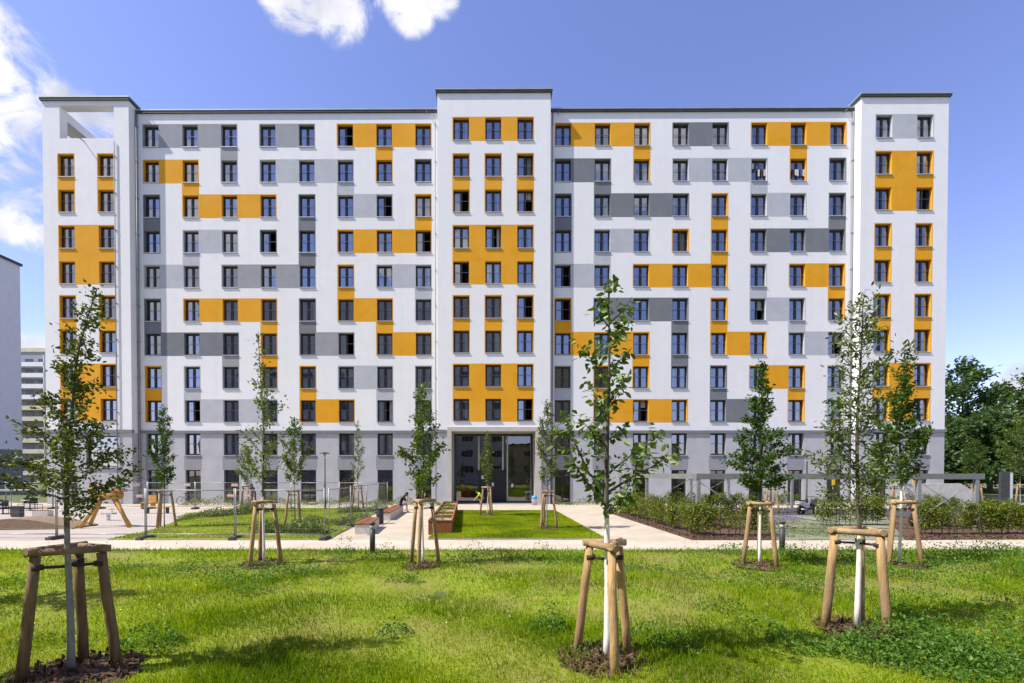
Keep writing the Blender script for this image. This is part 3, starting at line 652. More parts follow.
laundry(6, 2, 'dark and blue washing hung in a grey framed window beside the pale washing', 3)

# ------------------------------------------------------------------ other buildings
nb = empty('neighbour_building', (0, 0, 0), 0, 'blank white end wall of the neighbouring apartment block at the left edge', 'building')
mb = MB(); X1 = -73.; zr = 34.6; zl = 31.0
mb.box(-92, X1, 48, 68, 6.2, zl, M['nbwall'])
for a, b in ((48, 49.2), (66.8, 68)): mb.box(X1-.7, X1, a, b, zl, zr, M['nbwall'])
mb.box(X1-.7, X1, 49.2, 66.8, zr-1, zr, M['nbwall']); mb.box(X1-.7, X1, 49.2+14, 66.8, zl, zr-1, M['nbwall']); mb.box(-92, -91.3, 48, 68, zl, zr, M['nbwall'])
mb.build('wall', nb)
mb = MB(); mb.box(-92.01, X1+.02, 47.98, 68.02, 0, 6.2, M['dgrey']); mb.build('plinth', nb)
mb = MB(); mb.box(X1-1, X1+.25, 47.8, 68.2, zr, zr+.35, M['roofedge']); mb.box(-92.2, -91, 47.8, 68.2, zr, zr+.35, M['roofedge']); mb.build('roof_edge', nb)
mb = MB(); mb.box(X1+.022, X1+.1, 63, 64, .3, 4.2, M['frame']); mb.build('door', nb)
bb = empty('balcony_building', (0, 0, 0), 0, 'distant block of white and cream balconies in the gap left of the main block', 'building')
mb = MB(); mb.box(-150, -112, 117, 130, 0, 35, M['mgrey']); mb.build('wall', bb)  # grey colour stands in for the shade in the balcony recesses
mb = MB(); mb.box(-150, -112, 116.8, 130, 35, 36, M['cream']); mb.build('roof', bb)
for k in range(11):
    z = 2.2+k*2.85; m = M['white'] if k > 6 else M['cream']
    mb = MB(); mb.box(-150, -117.6, 115, 115.12, z, z+1.1, m); mb.box(-150, -117.6, 115.12, 117, z, z+.15, m); mb.box(-117.7, -117.5, 115, 117, z, z+2.85, M['white'] if k > 6 else M['cream'])
    b_ = mb.build('balcony', bb)
    mb = MB()
    for j in range(9): mb.box(-149+j*3.5, -147+j*3.5, 116.9, 116.99, z+.3, z+2.4, M['oppwin'])
    mb.box(-150, -117.7, 115.02, 115.06, z+1.15, z+1.2, M['rail']); mb.build('balcony_door', b_)
op = empty('opposite_building', (0, 0, 0), 0, 'pale block with low ochre annex, mirrored in the entrance glass and lower windows', 'building')
mb = MB(); mb.box(-70, 3.4, -42, -30, 0, 44, M['oppwall']); mb.box(15, 40, -62, -50, 0, 36, M['oppyellow']); mb.box(3.4, 44, -42, -30, 0, 9.6, M['oppyellow']); mb.build('wall', op)
mb = MB(); mb.box(-70.3, 3.6, -42.3, -29.7, 44, 44.4, M['roofedge']); mb.box(3.6, 44.3, -42.3, -29.7, 9.6, 9.9, M['roofedge']); mb.build('roof', op)
mb = MB()
for s in (-.95, 0, .95): mb.box(s-.42, s+.42, -.02, .06, 0, 1.5, M['oppwin'])
mb.box(-1.42, 1.42, 0, .12, -.1, -.02, M['sill']); wm = as_mesh(mb, 'window')
for i in range(14):
    for j in range(8 if i < 10 else 2): mobj('window', wm, op, (-67.1+i*7.6, -30, 3+j*3.7))

# ------------------------------------------------------------------ ground
def sheet(name, poly, z, mat, thick=None, kind='structure', side=None):
    mb = MB()
    if thick: mb.prism(poly, z-thick, z, mat, side)
    else: mb.face([(x, y, z) for x, y in poly], mat)
    o = mb.build(name); o['kind'] = kind; return o
def gp(*pts): return [tuple(G(x, y)[:2]) for x, y in pts]
sheet('ground', [(-900, -900), (900, -900), (900, 1800), (-900, 1800)], -.06, M['earth'])
YE = G(493, 550.5).y                                        # lawn edge along the path
YP = G(493, 540.5).y
sheet('pavement', [(-60, YP), (60, YP), (60, 37.9), (-60, 37.9)], 0, M['pave'])
sheet('path', [(-60, YE-.1), (60, YE-.1), (60, YP), (-60, YP)], .004, M['path'])
sheet('entrance_floor', [(ex0, 36.4), (ex1, 36.4), (ex1, YG), (ex0, YG)], .008, M['course'])
# front lawn: gently uneven sheet
def lawn_z(x, y):
    e = np.clip((YE-y)/1.2, 0, 1)
    return (.035*np.sin(x*.9+1.3*np.sin(y*.6)) + .03*np.sin(y*1.3+x*.5) + .02*np.sin(x*2.3-y*1.9))*e + .012
nx, ny = 150, 90
gx_ = np.linspace(-34, 34, nx); gy_ = YE-(np.linspace(0, 1, ny)**1.6)*(YE+28)
XX, YY = np.meshgrid(gx_, gy_); ZZ = lawn_z(XX, YY)
V = np.stack([XX, YY, ZZ], -1).reshape(-1, 3)
ii = (np.arange(ny-1)[:, None]*nx+np.arange(nx-1)[None, :]).ravel()
Fq = np.stack([ii, ii+nx, ii+nx+1, ii+1], 1)
lw = poly_np('lawn', V, Fq, np.zeros(len(Fq)), M['lawn']); lw['kind'] = 'structure'; lw.data.polygons.foreach_set('use_smooth', np.ones(len(Fq), bool))
ISL = gp((108, 540.3), (150, 531.5), (172, 524), (186, 514), (262, 508.5), (386, 509), (371, 516), (333, 537.5), (326, 540.3))
CEN = gp((428, 539.8), (606, 539.8), (555, 511.2), (455, 511.2))
sheet('garden_lawn', ISL, .05, M['lawn'], .12, side=M['kerb']); sheet('entrance_lawn', CEN, .05, M['lawn'], .12, side=M['kerb'])
sheet('playground', gp((-260, 540.4), (106, 540.4), (148, 531.5), (170, 524), (184, 513.5), (150, 508.5), (-500, 508.5)), .004, M['sand'])
BED1 = gp((604, 511.5), (692, 540.2), (777, 540.2), (764, 512), (640, 506))
sheet('hedge_bed', BED1, .03, M['mulch'], .06)
sheet('gravel_bed', gp((778, 540.2), (905, 540.2), (884, 515.6), (765, 515.6)), .02, M['gravelgreen'], .04)
sheet('cycle_parking', gp((742, 515.5), (1500, 515.5), (1300, 508.5), (742, 508.5)), .008, M['asphalt'])
sheet('hedge_bed', gp((905.5, 540.2), (1160, 538.5), (1100, 515.6), (884.5, 515.6)), .03, M['mulch'], .06)

# grass blades (uncountable): one object per lawn
rng = np.random.default_rng(3)
def inside(px, py, poly):
    r = np.zeros(len(px), bool); n = len(poly)
    for i in range(n):
        (x0, y0), (x1, y1) = poly[i], poly[(i+1) % n]
        c = ((y0 > py) != (y1 > py)) & (px < (x1-x0)*(py-y0)/(y1-y0+1e-12)+x0); r ^= c
    return r
def blades(name, x, y, z, h, wd, mat, tint, lean=.45):
    n = len(x); a = rng.uniform(0, 2*PI, n); l = rng.uniform(.1, lean*2, n)*h; b = rng.uniform(0, 2*PI, n)
    P = np.stack([x, y, z], 1); sd = np.stack([np.cos(b), np.sin(b), np.zeros(n)], 1)*(wd/2)[:, None]; dv = np.stack([np.cos(a), np.sin(a), np.zeros(n)], 1)
    V = np.empty((n, 5, 3)); V[:, 0] = P-sd; V[:, 1] = P+sd
    mid = P+dv*(l*.35)[:, None]; mid[:, 2] += h*.6; V[:, 2] = mid+sd*.75; V[:, 3] = mid-sd*.75
    tip = P+dv*l[:, None]; tip[:, 2] += h*np.sqrt(np.clip(1-(l/h)**2*.35, .3, 1)); V[:, 4] = tip
    i = np.arange(n)[:, None]*5
    F = np.concatenate([i+np.array([[0, 1, 2]]), i+np.array([[0, 2, 3]]), i+np.array([[3, 2, 4]])], 1).reshape(-1, 3)
    o = poly_np(name, V.reshape(-1, 3), F, np.repeat(tint, 3), mat); tag(o, kind='stuff'); return o
n = 430000
yy = 1/(rng.uniform(1/(YE-.01), 1/4.3, n)); yy = np.where(rng.random(n) < .35, rng.uniform(4.3, YE-.01, n), yy)
xx = rng.uniform(-1.45, 1.5, n)*yy
pn = .5+.25*np.sin(xx*1.1+np.sin(yy*.9)*1.7)+.25*np.sin(yy*1.9+np.sin(xx*.7)*2)          # patchiness of growth
pn2 = .5+.5*np.sin(xx*.55+2*np.sin(yy*.5+1))*np.sin(yy*.8+.6)
keep = rng.random(n) < .38+.62*pn
xx, yy, pn, pn2 = xx[keep], yy[keep], pn[keep], pn2[keep]
pn3 = .5+.5*np.sin(xx*3.1+1.5*np.sin(yy*2.3))*np.sin(yy*2.7+np.sin(xx*1.9)*1.4)
hh_ = rng.gamma(3.2, .31, len(xx))*(.024+.03*pn+.022*pn2+.022*pn3); wd = .0045+.0009*yy
tt = np.clip(rng.normal(.52, .2, len(xx))+.3*(.5-pn)+.22*(.5-pn3), 0, 1)
blades('grass', xx, yy, lawn_z(xx, yy)-.01, hh_, wd, M['grass'], tt)
for nm, poly, cnt in (('grass', ISL, 26000), ('grass', CEN, 42000)):
    P_ = np.array(poly); a = rng.uniform(P_[:, 0].min(), P_[:, 0].max(), cnt*2); b = rng.uniform(P_[:, 1].min(), P_[:, 1].max(), cnt*2); k = inside(a, b, poly)
    a, b = a[k], b[k]; blades(nm, a, b, np.full(len(a), .045), rng.uniform(.03, .075, len(a)), np.full(len(a), .022), M['grass'], np.clip(rng.normal(.62, .18, len(a)), 0, 1))
# taller ragged grass along the path edge
a = rng.uniform(-22, 24, 9000); b = YE-rng.gamma(1.5, .12, 9000); blades('edge_grass', a, b, lawn_z(a, b)-.01, rng.gamma(5, .2, 9000)*.085, np.full(9000, .014), M['grass'], np.clip(rng.normal(.45, .2, 9000), 0, 1))

# weeds and ground cover
def clump(cx, cy, rad, hgt, cnt, lf, z0=None):
    r = rad*np.sqrt(rng.random(cnt)); a = rng.uniform(0, 2*PI, cnt); x = cx+r*np.cos(a)*1.25; y = cy+r*np.sin(a)
    z = (lawn_z(x, y) if z0 is None else z0) + hgt*rng.random(cnt)*np.clip(1.1-(r/rad)**2, .15, 1)
    return np.stack([x, y, z], 1), rng.uniform(.6, 1.3, cnt)*lf
def leafobj(name, clumps, mat, droop=.05, width=.5, tint=(.45, .25), kind='stuff', updir=1.4, parent=None):
    P = np.concatenate([c[0] for c in clumps]); L = np.concatenate([c[1] for c in clumps])
    V, F = leaves_geo(P, L, rng, droop, width, None, updir); t = np.repeat(np.clip(rng.normal(tint[0], tint[1], len(P)), 0, 1), 2)
    o = poly_np(name, V, F, t, mat, parent)
    if kind: o['kind'] = kind
    return o
W = []
def wc(px, py, rpx, hpx, cnt, lf=.055):
    p = G(px, py); s = FPX/p.y; W.append(clump(p.x, p.y, rpx/s, hpx/s*1.7, int(cnt*1.5), lf))
for q in ((150, 650, 26, 14, 420), (548, 632, 16, 18, 300), (655, 640, 30, 10, 260), (590, 660, 22, 8, 160), (910, 655, 55, 22, 1500), (970, 668, 60, 18, 1300), (860, 650, 34, 12, 500), (930, 640, 36, 18, 500), (1000, 650, 40, 14, 500),
          (900, 618, 20, 8, 200), (940, 580, 36, 14, 500), (990, 572, 40, 16, 500), (900, 577, 24, 10, 260), (860, 575, 30, 10, 260), (800, 578, 26, 10, 260), (765, 585, 30, 8, 240), (830, 590, 26, 9, 200), (960, 562, 60, 14, 700), (1000, 560, 50, 16, 600), (880, 558, 50, 10, 500), (815, 558, 30, 10, 350),
          (245, 585, 26, 10, 360), (280, 578, 22, 9, 300), (225, 580, 18, 8, 200), (250, 595, 16, 8, 160), (310, 576, 18, 7, 200), (200, 575, 26, 8, 240), (190, 566, 20, 6, 160), (345, 553, 9, 12, 120), (385, 560, 18, 10, 260), (400, 580, 12, 7, 140), (415, 582, 8, 7, 90),
          (460, 566, 20, 9, 300), (490, 563, 24, 8, 300), (530, 562, 20, 8, 240), (475, 556, 14, 10, 160), (541, 552, 8, 10, 90), (570, 560, 14, 8, 160), (640, 568, 22, 7, 240), (700, 562, 20, 6, 200), (690, 575, 16, 7, 150), (740, 572, 14, 8, 150), (395, 635, 14, 9, 130), (720, 610, 22, 6, 160), (760, 630, 26, 8, 200), (1010, 610, 30, 8, 240), (920, 600, 30, 7, 240), (60, 560, 16, 6, 120), (5, 590, 18, 10, 200), (120, 566, 14, 5, 100), (40, 640, 20, 6, 100), (670, 655, 26, 9, 220), (800, 645, 26, 10, 260), (1015, 630, 30, 12, 300)): wc(*q)
for pa, pb_, c_, h_ in (((700, 557), (1030, 557), 5200, .3), ((790, 562), (1030, 566), 2600, .22), ((120, 566), (345, 574), 1500, .16), ((330, 558), (600, 558), 1700, .2), ((830, 640), (1040, 676), 2600, .2)):
    a_, b_ = G(*pa), G(*pb_); t_ = rng.random(c_); x_ = a_.x+(b_.x-a_.x)*t_; y_ = a_.y+(b_.y-a_.y)*t_+rng.normal(0, .28, c_); m_ = .5+.5*np.sin(x_*2.3+np.sin(x_*.7)*3); k_ = rng.random(c_) < .15+.85*m_
    x_, y_, m_ = x_[k_], np.minimum(y_[k_], YE-.03), m_[k_]; W.append((np.stack([x_, y_, lawn_z(x_, y_)+rng.random(len(x_))*h_*(.4+.8*m_)], 1), rng.uniform(.6, 1.3, len(x_))*.06))
leafobj('weeds', W, M['leaf_weed'])
SP = []
for k in range(46):                                        # thin stalks along the path edge
    x = rng.uniform(-15, 17) if k < 26 else rng.uniform(4, 17); y = YE-abs(rng.normal(0, .35)); h_ = rng.uniform(.18, .55)
    t = np.linspace(.1, 1, 14); SP.append((np.stack([x+rng.normal(0, .03, 14), y+rng.normal(0, .03, 14), .02+h_*t], 1), np.full(14, .05)*(1.25-t*.7)))
leafobj('tall_weeds', SP, M['leaf_weed'], tint=(.6, .25))
fl_n = 90; b = rng.uniform(5.2, YE-.4, fl_n); a = rng.uniform(-1.1, 1.2, fl_n)*b
leafobj('flowers', [(np.stack([a, b, lawn_z(a, b)+rng.uniform(.04, .12, fl_n)], 1), np.full(fl_n, .028))], M['flower'], width=.9, tint=(.35, .35))
def strip(px0, py0, px1, py1, cnt, depth, hgt, lf=.09):
    p, q = G(px0, py0), G(px1, py1); t = rng.random(cnt); x = p.x+(q.x-p.x)*t+rng.normal(0, .05, cnt); y = p.y+(q.y-p.y)*t+rng.uniform(0, depth, cnt)
    bump_ = .55+.45*np.sin(x*2.1+y)*np.sin(x*.9+2)
    return np.stack([x, y, .04+rng.random(cnt)*hgt*bump_], 1), rng.uniform(.6, 1.3, cnt)*lf
leafobj('ground_cover', [strip(180, 505.6, 440, 505.6, 8000, .9, .8), strip(556, 505.3, 600, 505, 1000, .9, .6), strip(600, 505.3, 850, 505, 2400, .8, .55)], M['leaf_hedge'], tint=(.4, .25))
leafobj('garden_plants', [strip(172, 523, 200, 515.5, 1100, 1.2, .6), strip(190, 520, 262, 514, 4600, 2.4, .75), strip(246, 535, 324, 536.5, 4600, 1.5, .6), strip(290, 524, 345, 526, 2000, 1.6, .5), strip(335, 514.5, 382, 512, 3000, 1.6, .7), strip(342, 527, 368, 516, 600, .6, .4)], M['leaf_silver'], tint=(.35, .28))
leafobj('lavender_plants', [strip(762, 524, 808, 522.5, 1900, 1.2, .42, .07)], M['lavender'], droop=-.5, width=.25, tint=(.55, .3))
leafobj('ground_cover', [strip(775, 538, 905, 538, 2600, 5, .10, .07)], M['leaf_silver'], tint=(.6, .25))
chips = []
# ------------------------------------------------------------------ trees
def frac(prof, u):
    for (a, ra), (b, rb) in zip(prof, prof[1:]):
        if u <= b: return ra+(rb-ra)*(u-a)/max(b-a, 1e-6)
    return prof[-1][1]
def tree(name, base, Hh, cb, prof, nb_, leaf, cnt, label, group=None, rt=.038, bark=None, lmat='leaf_mid', seed=1, el=40, bend=(), droop=.2, width=.55, white=0, wash=1., twigs=4, curve=.25, br=.011, spread=.5, tint=(.45, .25), cat='tree', gap=None, loose=.06, updir=.6):
    rg = np.random.default_rng(seed); root = empty(name, base, 0, label, cat, group)
    nseg = 14; lead = []
    ph = rg.uniform(0, 6, 2)
    for k in range(nseg+1):
        z = Hh*k/nseg; dx = .02*math.sin(z*1.7+ph[0])*min(1, z/1.5); dy = .02*math.sin(z*1.3+ph[1])*min(1, z/1.5)
        for z0, z1, off in bend: dx += off*min(1, max(0, (z-z0)/(z1-z0)))**1.3
        lead.append(Vector((dx, dy, z)))
    def lp(z):
        k = min(nseg-1, int(z/Hh*nseg)); t = z/Hh*nseg-k; return lead[k].lerp(lead[k+1], t)
    mb = MB(); bm = trunkmat('limewashed_bark', (.05, .04, .03), (.12, .10, .08), white, wash) if white else (bark or BARK)
    mb.tube(lead, [max(.006, rt*(1.15 if k == 0 else 1)*(1-.88*k/nseg)) for k in range(nseg+1)], bm, 9)
    segs = []; ga = rg.uniform(0, 6)
    for i in range(nb_):
        u = (i+rg.uniform(.1, .9))/nb_
        if gap and gap[0] < u < gap[1]: continue
        z = cb+(Hh-cb)*u; Lb = frac(prof, u)*rg.uniform(.65, 1.12); ga += 2.4+rg.normal(0, .35)
        e = R(el+rg.normal(0, 9)); d = Vector((math.cos(ga)*math.cos(e), math.sin(ga)*math.cos(e), math.sin(e)))
        zs_ = max(cb*.9, z-Lb*math.sin(e)*.5); p = lp(min(Hh*.99, zs_)); pts = [p.copy()]
        for k in range(4):
            d = (d+Vector((rg.normal(0, .12), rg.normal(0, .12), curve*.3+rg.normal(0, .08)))).normalized(); pts.append(pts[-1]+d*(Lb/4/max(.35, math.cos(e))))
        r0 = br*(.5+Lb*.8); mb.tube(pts, [r0, r0*.8, r0*.6, r0*.4, r0*.2], bark or BARK, 5, False)
        for k in range(4): segs.append((pts[k], pts[k+1], (.35, .8, 1, 1.2)[k]*Lb))
        for k in range(twigs):
            q = 1+k*3/max(1, twigs) if twigs else 1; q = min(3.9, q+rg.uniform(0, .6)); a = pts[int(q)].lerp(pts[int(q)+1], q-int(q))
            td = (d+Vector(rg.normal(0, spread, 3))).normalized(); tl = Lb*rg.uniform(.2, .45); b = a+td*tl
            mb.tube([a, b], [r0*.35, r0*.1], bark or BARK, 4, False); segs.append((a, b, tl*1.6))
    top = max(cb, Hh*.9); segs.append((lp(cb+(Hh-cb)*.55), lp(top), (Hh-cb)*.10)); segs.append((lp(top), lp(Hh*.999), (Hh-cb)*.10))
    wts = np.array([s[2] for s in segs]); idx = rg.choice(len(segs), cnt, p=wts/wts.sum())
    A = np.array([s[0][:] for s in segs])[idx]; B = np.array([s[1][:] for s in segs])[idx]; t = rg.random((cnt, 1))
    P = A+(B-A)*t+rg.normal(0, loose, (cnt, 3)); Dn = (B-A)/np.maximum(np.linalg.norm(B-A, axis=1, keepdims=True), 1e-6)+rg.normal(0, .8, (cnt, 3))
    V, F = leaves_geo(P, rg.uniform(.65, 1.2, cnt)*leaf, rg, droop, width, Dn, updir)
    tn = np.clip(rg.normal(tint[0], tint[1], cnt), 0, 1)
    mb.build('trunk', root); poly_np('crown', V, F, np.repeat(tn, 2), M[lmat], root)
    return root
def frame(base, angles, label, hgt=1.62, r0=.46, r1=.26, lr=.052, dark=False, group='wooden support frames around young trees', drop=None):
    root = empty('tree_support', base, 0, label, 'tree support', group); ms, mr = (M['stakedark'], M['rail_dark']) if dark else (M['stake'], M['rail_wood'])
    tops = []
    for k, a in enumerate(angles):
        a = R(a); b0 = Vector((math.cos(a)*r0, math.sin(a)*r0, -.1)); t = Vector((math.cos(a)*r1, math.sin(a)*r1, hgt-.04)); tops.append(t)
        mb = MB(); wob = Vector((random.Random(k+int(base[0]*100)).uniform(-.008, .008), 0, 0)); mb.tube([b0, b0.lerp(t, .35)+wob, b0.lerp(t, .7)-wob, t], [lr*1.08, lr*1.04, lr, lr*.94], ms, 12); mb.build('stake', root)
    for k in range(3):
        a, b = tops[k], tops[(k+1) % 3]; d = (b-a).normalized(); mb = MB(); dz = Vector((0, 0, .05+.012*k))
        mb.tube([a-d*.09+dz, a.lerp(b, .5)+dz, b+d*.09+dz], [lr*.82, lr*.86, lr*.8], mr, 10); mb.build('rail', root)
    mb = MB()
    for t in tops:
        q = Vector((t.x*.96, t.y*.96, hgt-.17)); mb.tube([q, Vector((t.x*.12, t.y*.12, hgt-.18))], .02, M['strap'], 6); mb.tube([q-Vector((0, 0, .03)), q+Vector((0, 0, .03))], lr*1.15, M['strap'], 12)
    mb.build('strap', root)
    return root
MUL = MB(); CH = []
def mulch(p, r, chip=260):
    n_ = 26; ring_ = [(p.x+math.cos(2*PI*k/n_)*r*(1+.12*math.sin(k*2.3)), p.y+math.sin(2*PI*k/n_)*r*(1+.12*math.cos(k*1.7))) for k in range(n_)]
    z0 = float(lawn_z(np.array([p.x]), np.array([p.y]))[0]) if p.y < YE else .055
    for k in range(n_):
        a, b = ring_[k], ring_[(k+1) % n_]; MUL.face([(a[0], a[1], z0), (b[0], b[1], z0), (p.x, p.y, z0+.09)], M['mulch'])
    rr = r*np.sqrt(rng.random(chip)); aa = rng.uniform(0, 2*PI, chip)
    CH.append((np.stack([p.x+rr*np.cos(aa), p.y+rr*np.sin(aa), z0+.02+.08*(1-rr/r)], 1), rng.uniform(.04, .1, chip)))
TG = 'young trees planted in the gardens'
BASES = dict(T1=(71, 677), T2=(264, 566), T3=(423, 566), T4=(607, 664), T5=(759.5, 567), T6=(857, 629), T7=(899.5, 565))
B = {k: G(*v) for k, v in BASES.items()}
tree('young_tree', B['T1'], 4.75, 2.1, [(0, .75), (.1, .98), (.18, .72), (.3, .4), (.5, .28), (.85, .15), (1, .05)], 42, .055, 4600, 'dark leaved young hornbeam with a crooked bent top in front of the left tower', TG, rt=.042, white=1.85, wash=.3, lmat='leaf_dark', seed=11, el=20, bend=((2.5, 3.6, .06), (3.8, 4.75, .30)), twigs=5, curve=.12, spread=.7, tint=(.32, .28), loose=.045)
tree('young_tree', B['T2'], 6.35, 2.1, [(0, .75), (.3, .7), (.55, .42), (.8, .22), (1, .08)], 26, .085, 1300, 'slender sparse young tree, second staked tree from the left on the front lawn', TG, bark=BARKG, lmat='leaf_mid', seed=22, el=48, twigs=3, curve=.3, bend=((4, 6.3, -.12),), rt=.036, white=1.9)
tree('young_tree', B['T3'], 4.9, 2.0, [(0, .5), (.25, .66), (.5, .46), (.75, .27), (1, .08)], 30, .088, 2700, 'leafy young tree with pale trunk on the front lawn, before the rusty planter', TG, bark=BARKG, lmat='leaf_mid', seed=33, el=26, twigs=4, white=1.75)
tree('young_tree', B['T4'], 5.0, 2.02, [(0, .85), (.12, .95), (.26, .85), (.36, .3), (.5, .42), (.8, .36), (1, .16)], 25, .11, 1000, 'big leaved young cherry on white trunk nearest the camera, crown open between limbs', TG, rt=.052, lmat='leaf_big', seed=44, el=30, twigs=3, droop=.75, width=.5, white=2.05, curve=.35, br=.016, spread=.6, loose=.05)
tree('young_tree', B['T5'], 5.5, 2.05, [(0, .55), (.15, .86), (.35, .62), (.5, .36), (.75, .24), (1, .05)], 46, .085, 5600, 'dense dark green conical young tree on white trunk, right of the path', TG, lmat='leaf_deep', seed=55, el=16, twigs=5, curve=.15, white=1.75, tint=(.4, .24), loose=.05)
tree('young_tree', B['T6'], 5.3, 1.95, [(0, .6), (.2, .66), (.4, .38), (.55, .4), (.8, .32), (1, .1)], 40, .088, 3300, 'tall airy young ash with narrow leaflets on white trunk at right front', TG, rt=.044, lmat='leaf_silver', seed=66, el=40, twigs=5, white=1.55, width=.34, curve=.25, tint=(.38, .25), loose=.07)
tree('young_tree', B['T7'], 6.1, 2.3, [(0, .45), (.15, .85), (.38, .6), (.6, .32), (.85, .13), (1, .04)], 38, .09, 4600, 'dark young tree with one leafy shoot above its crown, behind the airy ash', TG, lmat='leaf_deep', seed=77, el=42, twigs=5, white=2.15, bend=((4.9, 6.1, .22),), tint=(.42, .25))
frame(B['T1'], (212, 30, 118), 'shaded dark wooden tree support in the left front corner', 1.55, .45, .30, .055, True)
frame(B['T2'], (250, 130, 10), 'wooden tree support round the sparse tree left of the fence corner', 1.72)
frame(B['T3'], (265, 145, 25), 'wooden tree support before the rusty planter', 1.75)
frame(B['T4'], (268, 148, 36), 'pale peeled wooden tree support nearest the camera, round the cherry', 1.56, .44, .24, .056)
frame(B['T5'], (300, 180, 60), 'wooden tree support round the dense conical tree', 1.70)
frame(B['T6'], (285, 165, 45), 'thick wooden tree support round the airy ash at right front', 1.57, .45, .32, .06)
frame(B['T7'], (320, 200, 80), 'wooden tree support half hidden behind the airy ash', 1.72)
for k, r in (('T1', .72), ('T2', .62), ('T3', .6), ('T4', .62), ('T5', .66), ('T6', .58), ('T7', .6)): mulch(B[k], r, 900 if k in ('T1', 'T4', 'T6') else 300)
# small trees nearer the building: (px, py, height, crown base, profile, label, leaf paint, frame angles)
PC = [(0, .3), (.2, .5), (.5, .38), (.8, .2), (1, .06)]
MID = [(164.5, 528, 5.6, 1.9, [(0, .45), (.2, .55), (.5, .5), (.8, .28), (1, .08)], 'narrow young tree beside the playground with its support on the lawn corner', 'leaf_deep', (270, 150, 30), 2700, 'wooden tree support at the playground corner of the garden lawn'),
       (247.5, 512.5, 4.3, 1.85, [(0, .6), (.3, .9), (.6, .6), (1, .1)], 'small round crowned young tree behind the sparse front tree', 'leaf_mid', (190, 70, -50), 1900, 'wooden tree support beside the person in navy'),
       (295, 527.5, 5.1, 2.1, [(0, .5), (.2, .75), (.45, .6), (.75, .3), (1, .08)], 'bushy young tree in the garden lawn left of the slim lamp', 'leaf_mid', (200, 320, 80), 2400, 'wooden tree support left of the slim lamp'),
       (358, 511, 6.0, 2.0, PC, 'thin pale young tree between slim lamp and benches', 'leaf_silver', (170, 290, 50), 1200, 'wooden tree support right of the slim lamp near the fence'),
       (487.5, 516.5, 4.9, 2.0, [(0, .75), (.25, .68), (.6, .4), (1, .1)], 'small light green young tree in front of the entrance', 'leaf_silver', (190, 310, 70), 2600, 'wooden tree support in front of the entrance'),
       (547, 529.5, 5.7, 2.05, [(0, .6), (.3, .5), (.6, .42), (.85, .28), (1, .08)], 'narrow upright young tree right of the entrance', 'leaf_silver', (225, 345, 105), 2700, 'wooden tree support right of the entrance on the small lawn'),
       (771, 513, 4.6, 1.9, PC, 'slim young tree hidden behind the dense conical tree', 'leaf_deep', (190, 310, 70), 600, 'wooden tree support behind the dense conical tree'),
       (896, 511, 4.4, 1.9, PC, 'slim young tree by the cycle parking behind the dark tree', 'leaf_deep', (190, 310, 70), 600, 'wooden tree support by the cycle parking'),
       (975, 508, 5.0, 2.2, [(0, .9), (.3, 1.2), (.7, .7), (1, .1)], 'dull green young tree beyond the end of the steel frame', 'leaf_deep', (200, 320, 80), 3000, 'wooden tree support beyond the end of the steel frame'),
       (1020, 509, 6.6, 2.3, [(0, 1.7), (.25, 1.6), (.6, 1.1), (1, .1)], 'light green young tree on white trunk at the right edge', 'leaf_mid', (190, 310, 70), 3800, 'wooden tree support at the right edge')]
for i, (px, py, hg, cb, prof, lab, lm, ang, cnt, flab) in enumerate(MID):
    p = G(px, py); tree('young_tree', p, hg, cb, prof, 24, .10, cnt, lab, TG, rt=.028, bark=BARK if i in (8, 9) else BARKG, lmat=lm, seed=100+i, el=45, twigs=3, white=1.9 if i in (4, 7, 9) else 0, loose=.06)
    frame(p, ang, flab, 1.7)
    if p.y > YE and 200 < px < 700: mulch(p, .6, 60)
for i, (x, y, hg) in enumerate(((-11.2, 7.9, 5.2), (-8.5, 4.2, 5.0))):
    p = Vector((x, y, 0)); tree('young_tree', p, hg, 1.8, [(0, .9), (.3, 1.1), (.6, .7), (1, .1)], 34, .09, 3200, ['young tree left of the frame casting the shadow on the lawn', 'young tree left of the camera shading the dark support'][i], TG, bark=BARKG, lmat='leaf_deep', seed=140+i, el=30)
    frame(p, (30, 150, 270), ['wooden tree support left outside the frame', 'wooden tree support left of the camera'][i])
MUL.build('bark_mulch')['kind'] = 'stuff'
for a_, b_ in ((G(604, 511.5), G(692, 540)), (G(692, 539.6), G(777, 539.6)), (G(906, 539.8), G(1040, 539.8))):
    t_ = rng.random(900); CH.append((np.stack([a_.x+(b_.x-a_.x)*t_+rng.normal(.25, .12, 900), a_.y+(b_.y-a_.y)*t_+rng.uniform(0, .9, 900), np.full(900, .04)], 1), rng.uniform(.04, .11, 900)))
leafobj('bark_chips', CH, M['mulch'], droop=0, width=.45, updir=2.5)
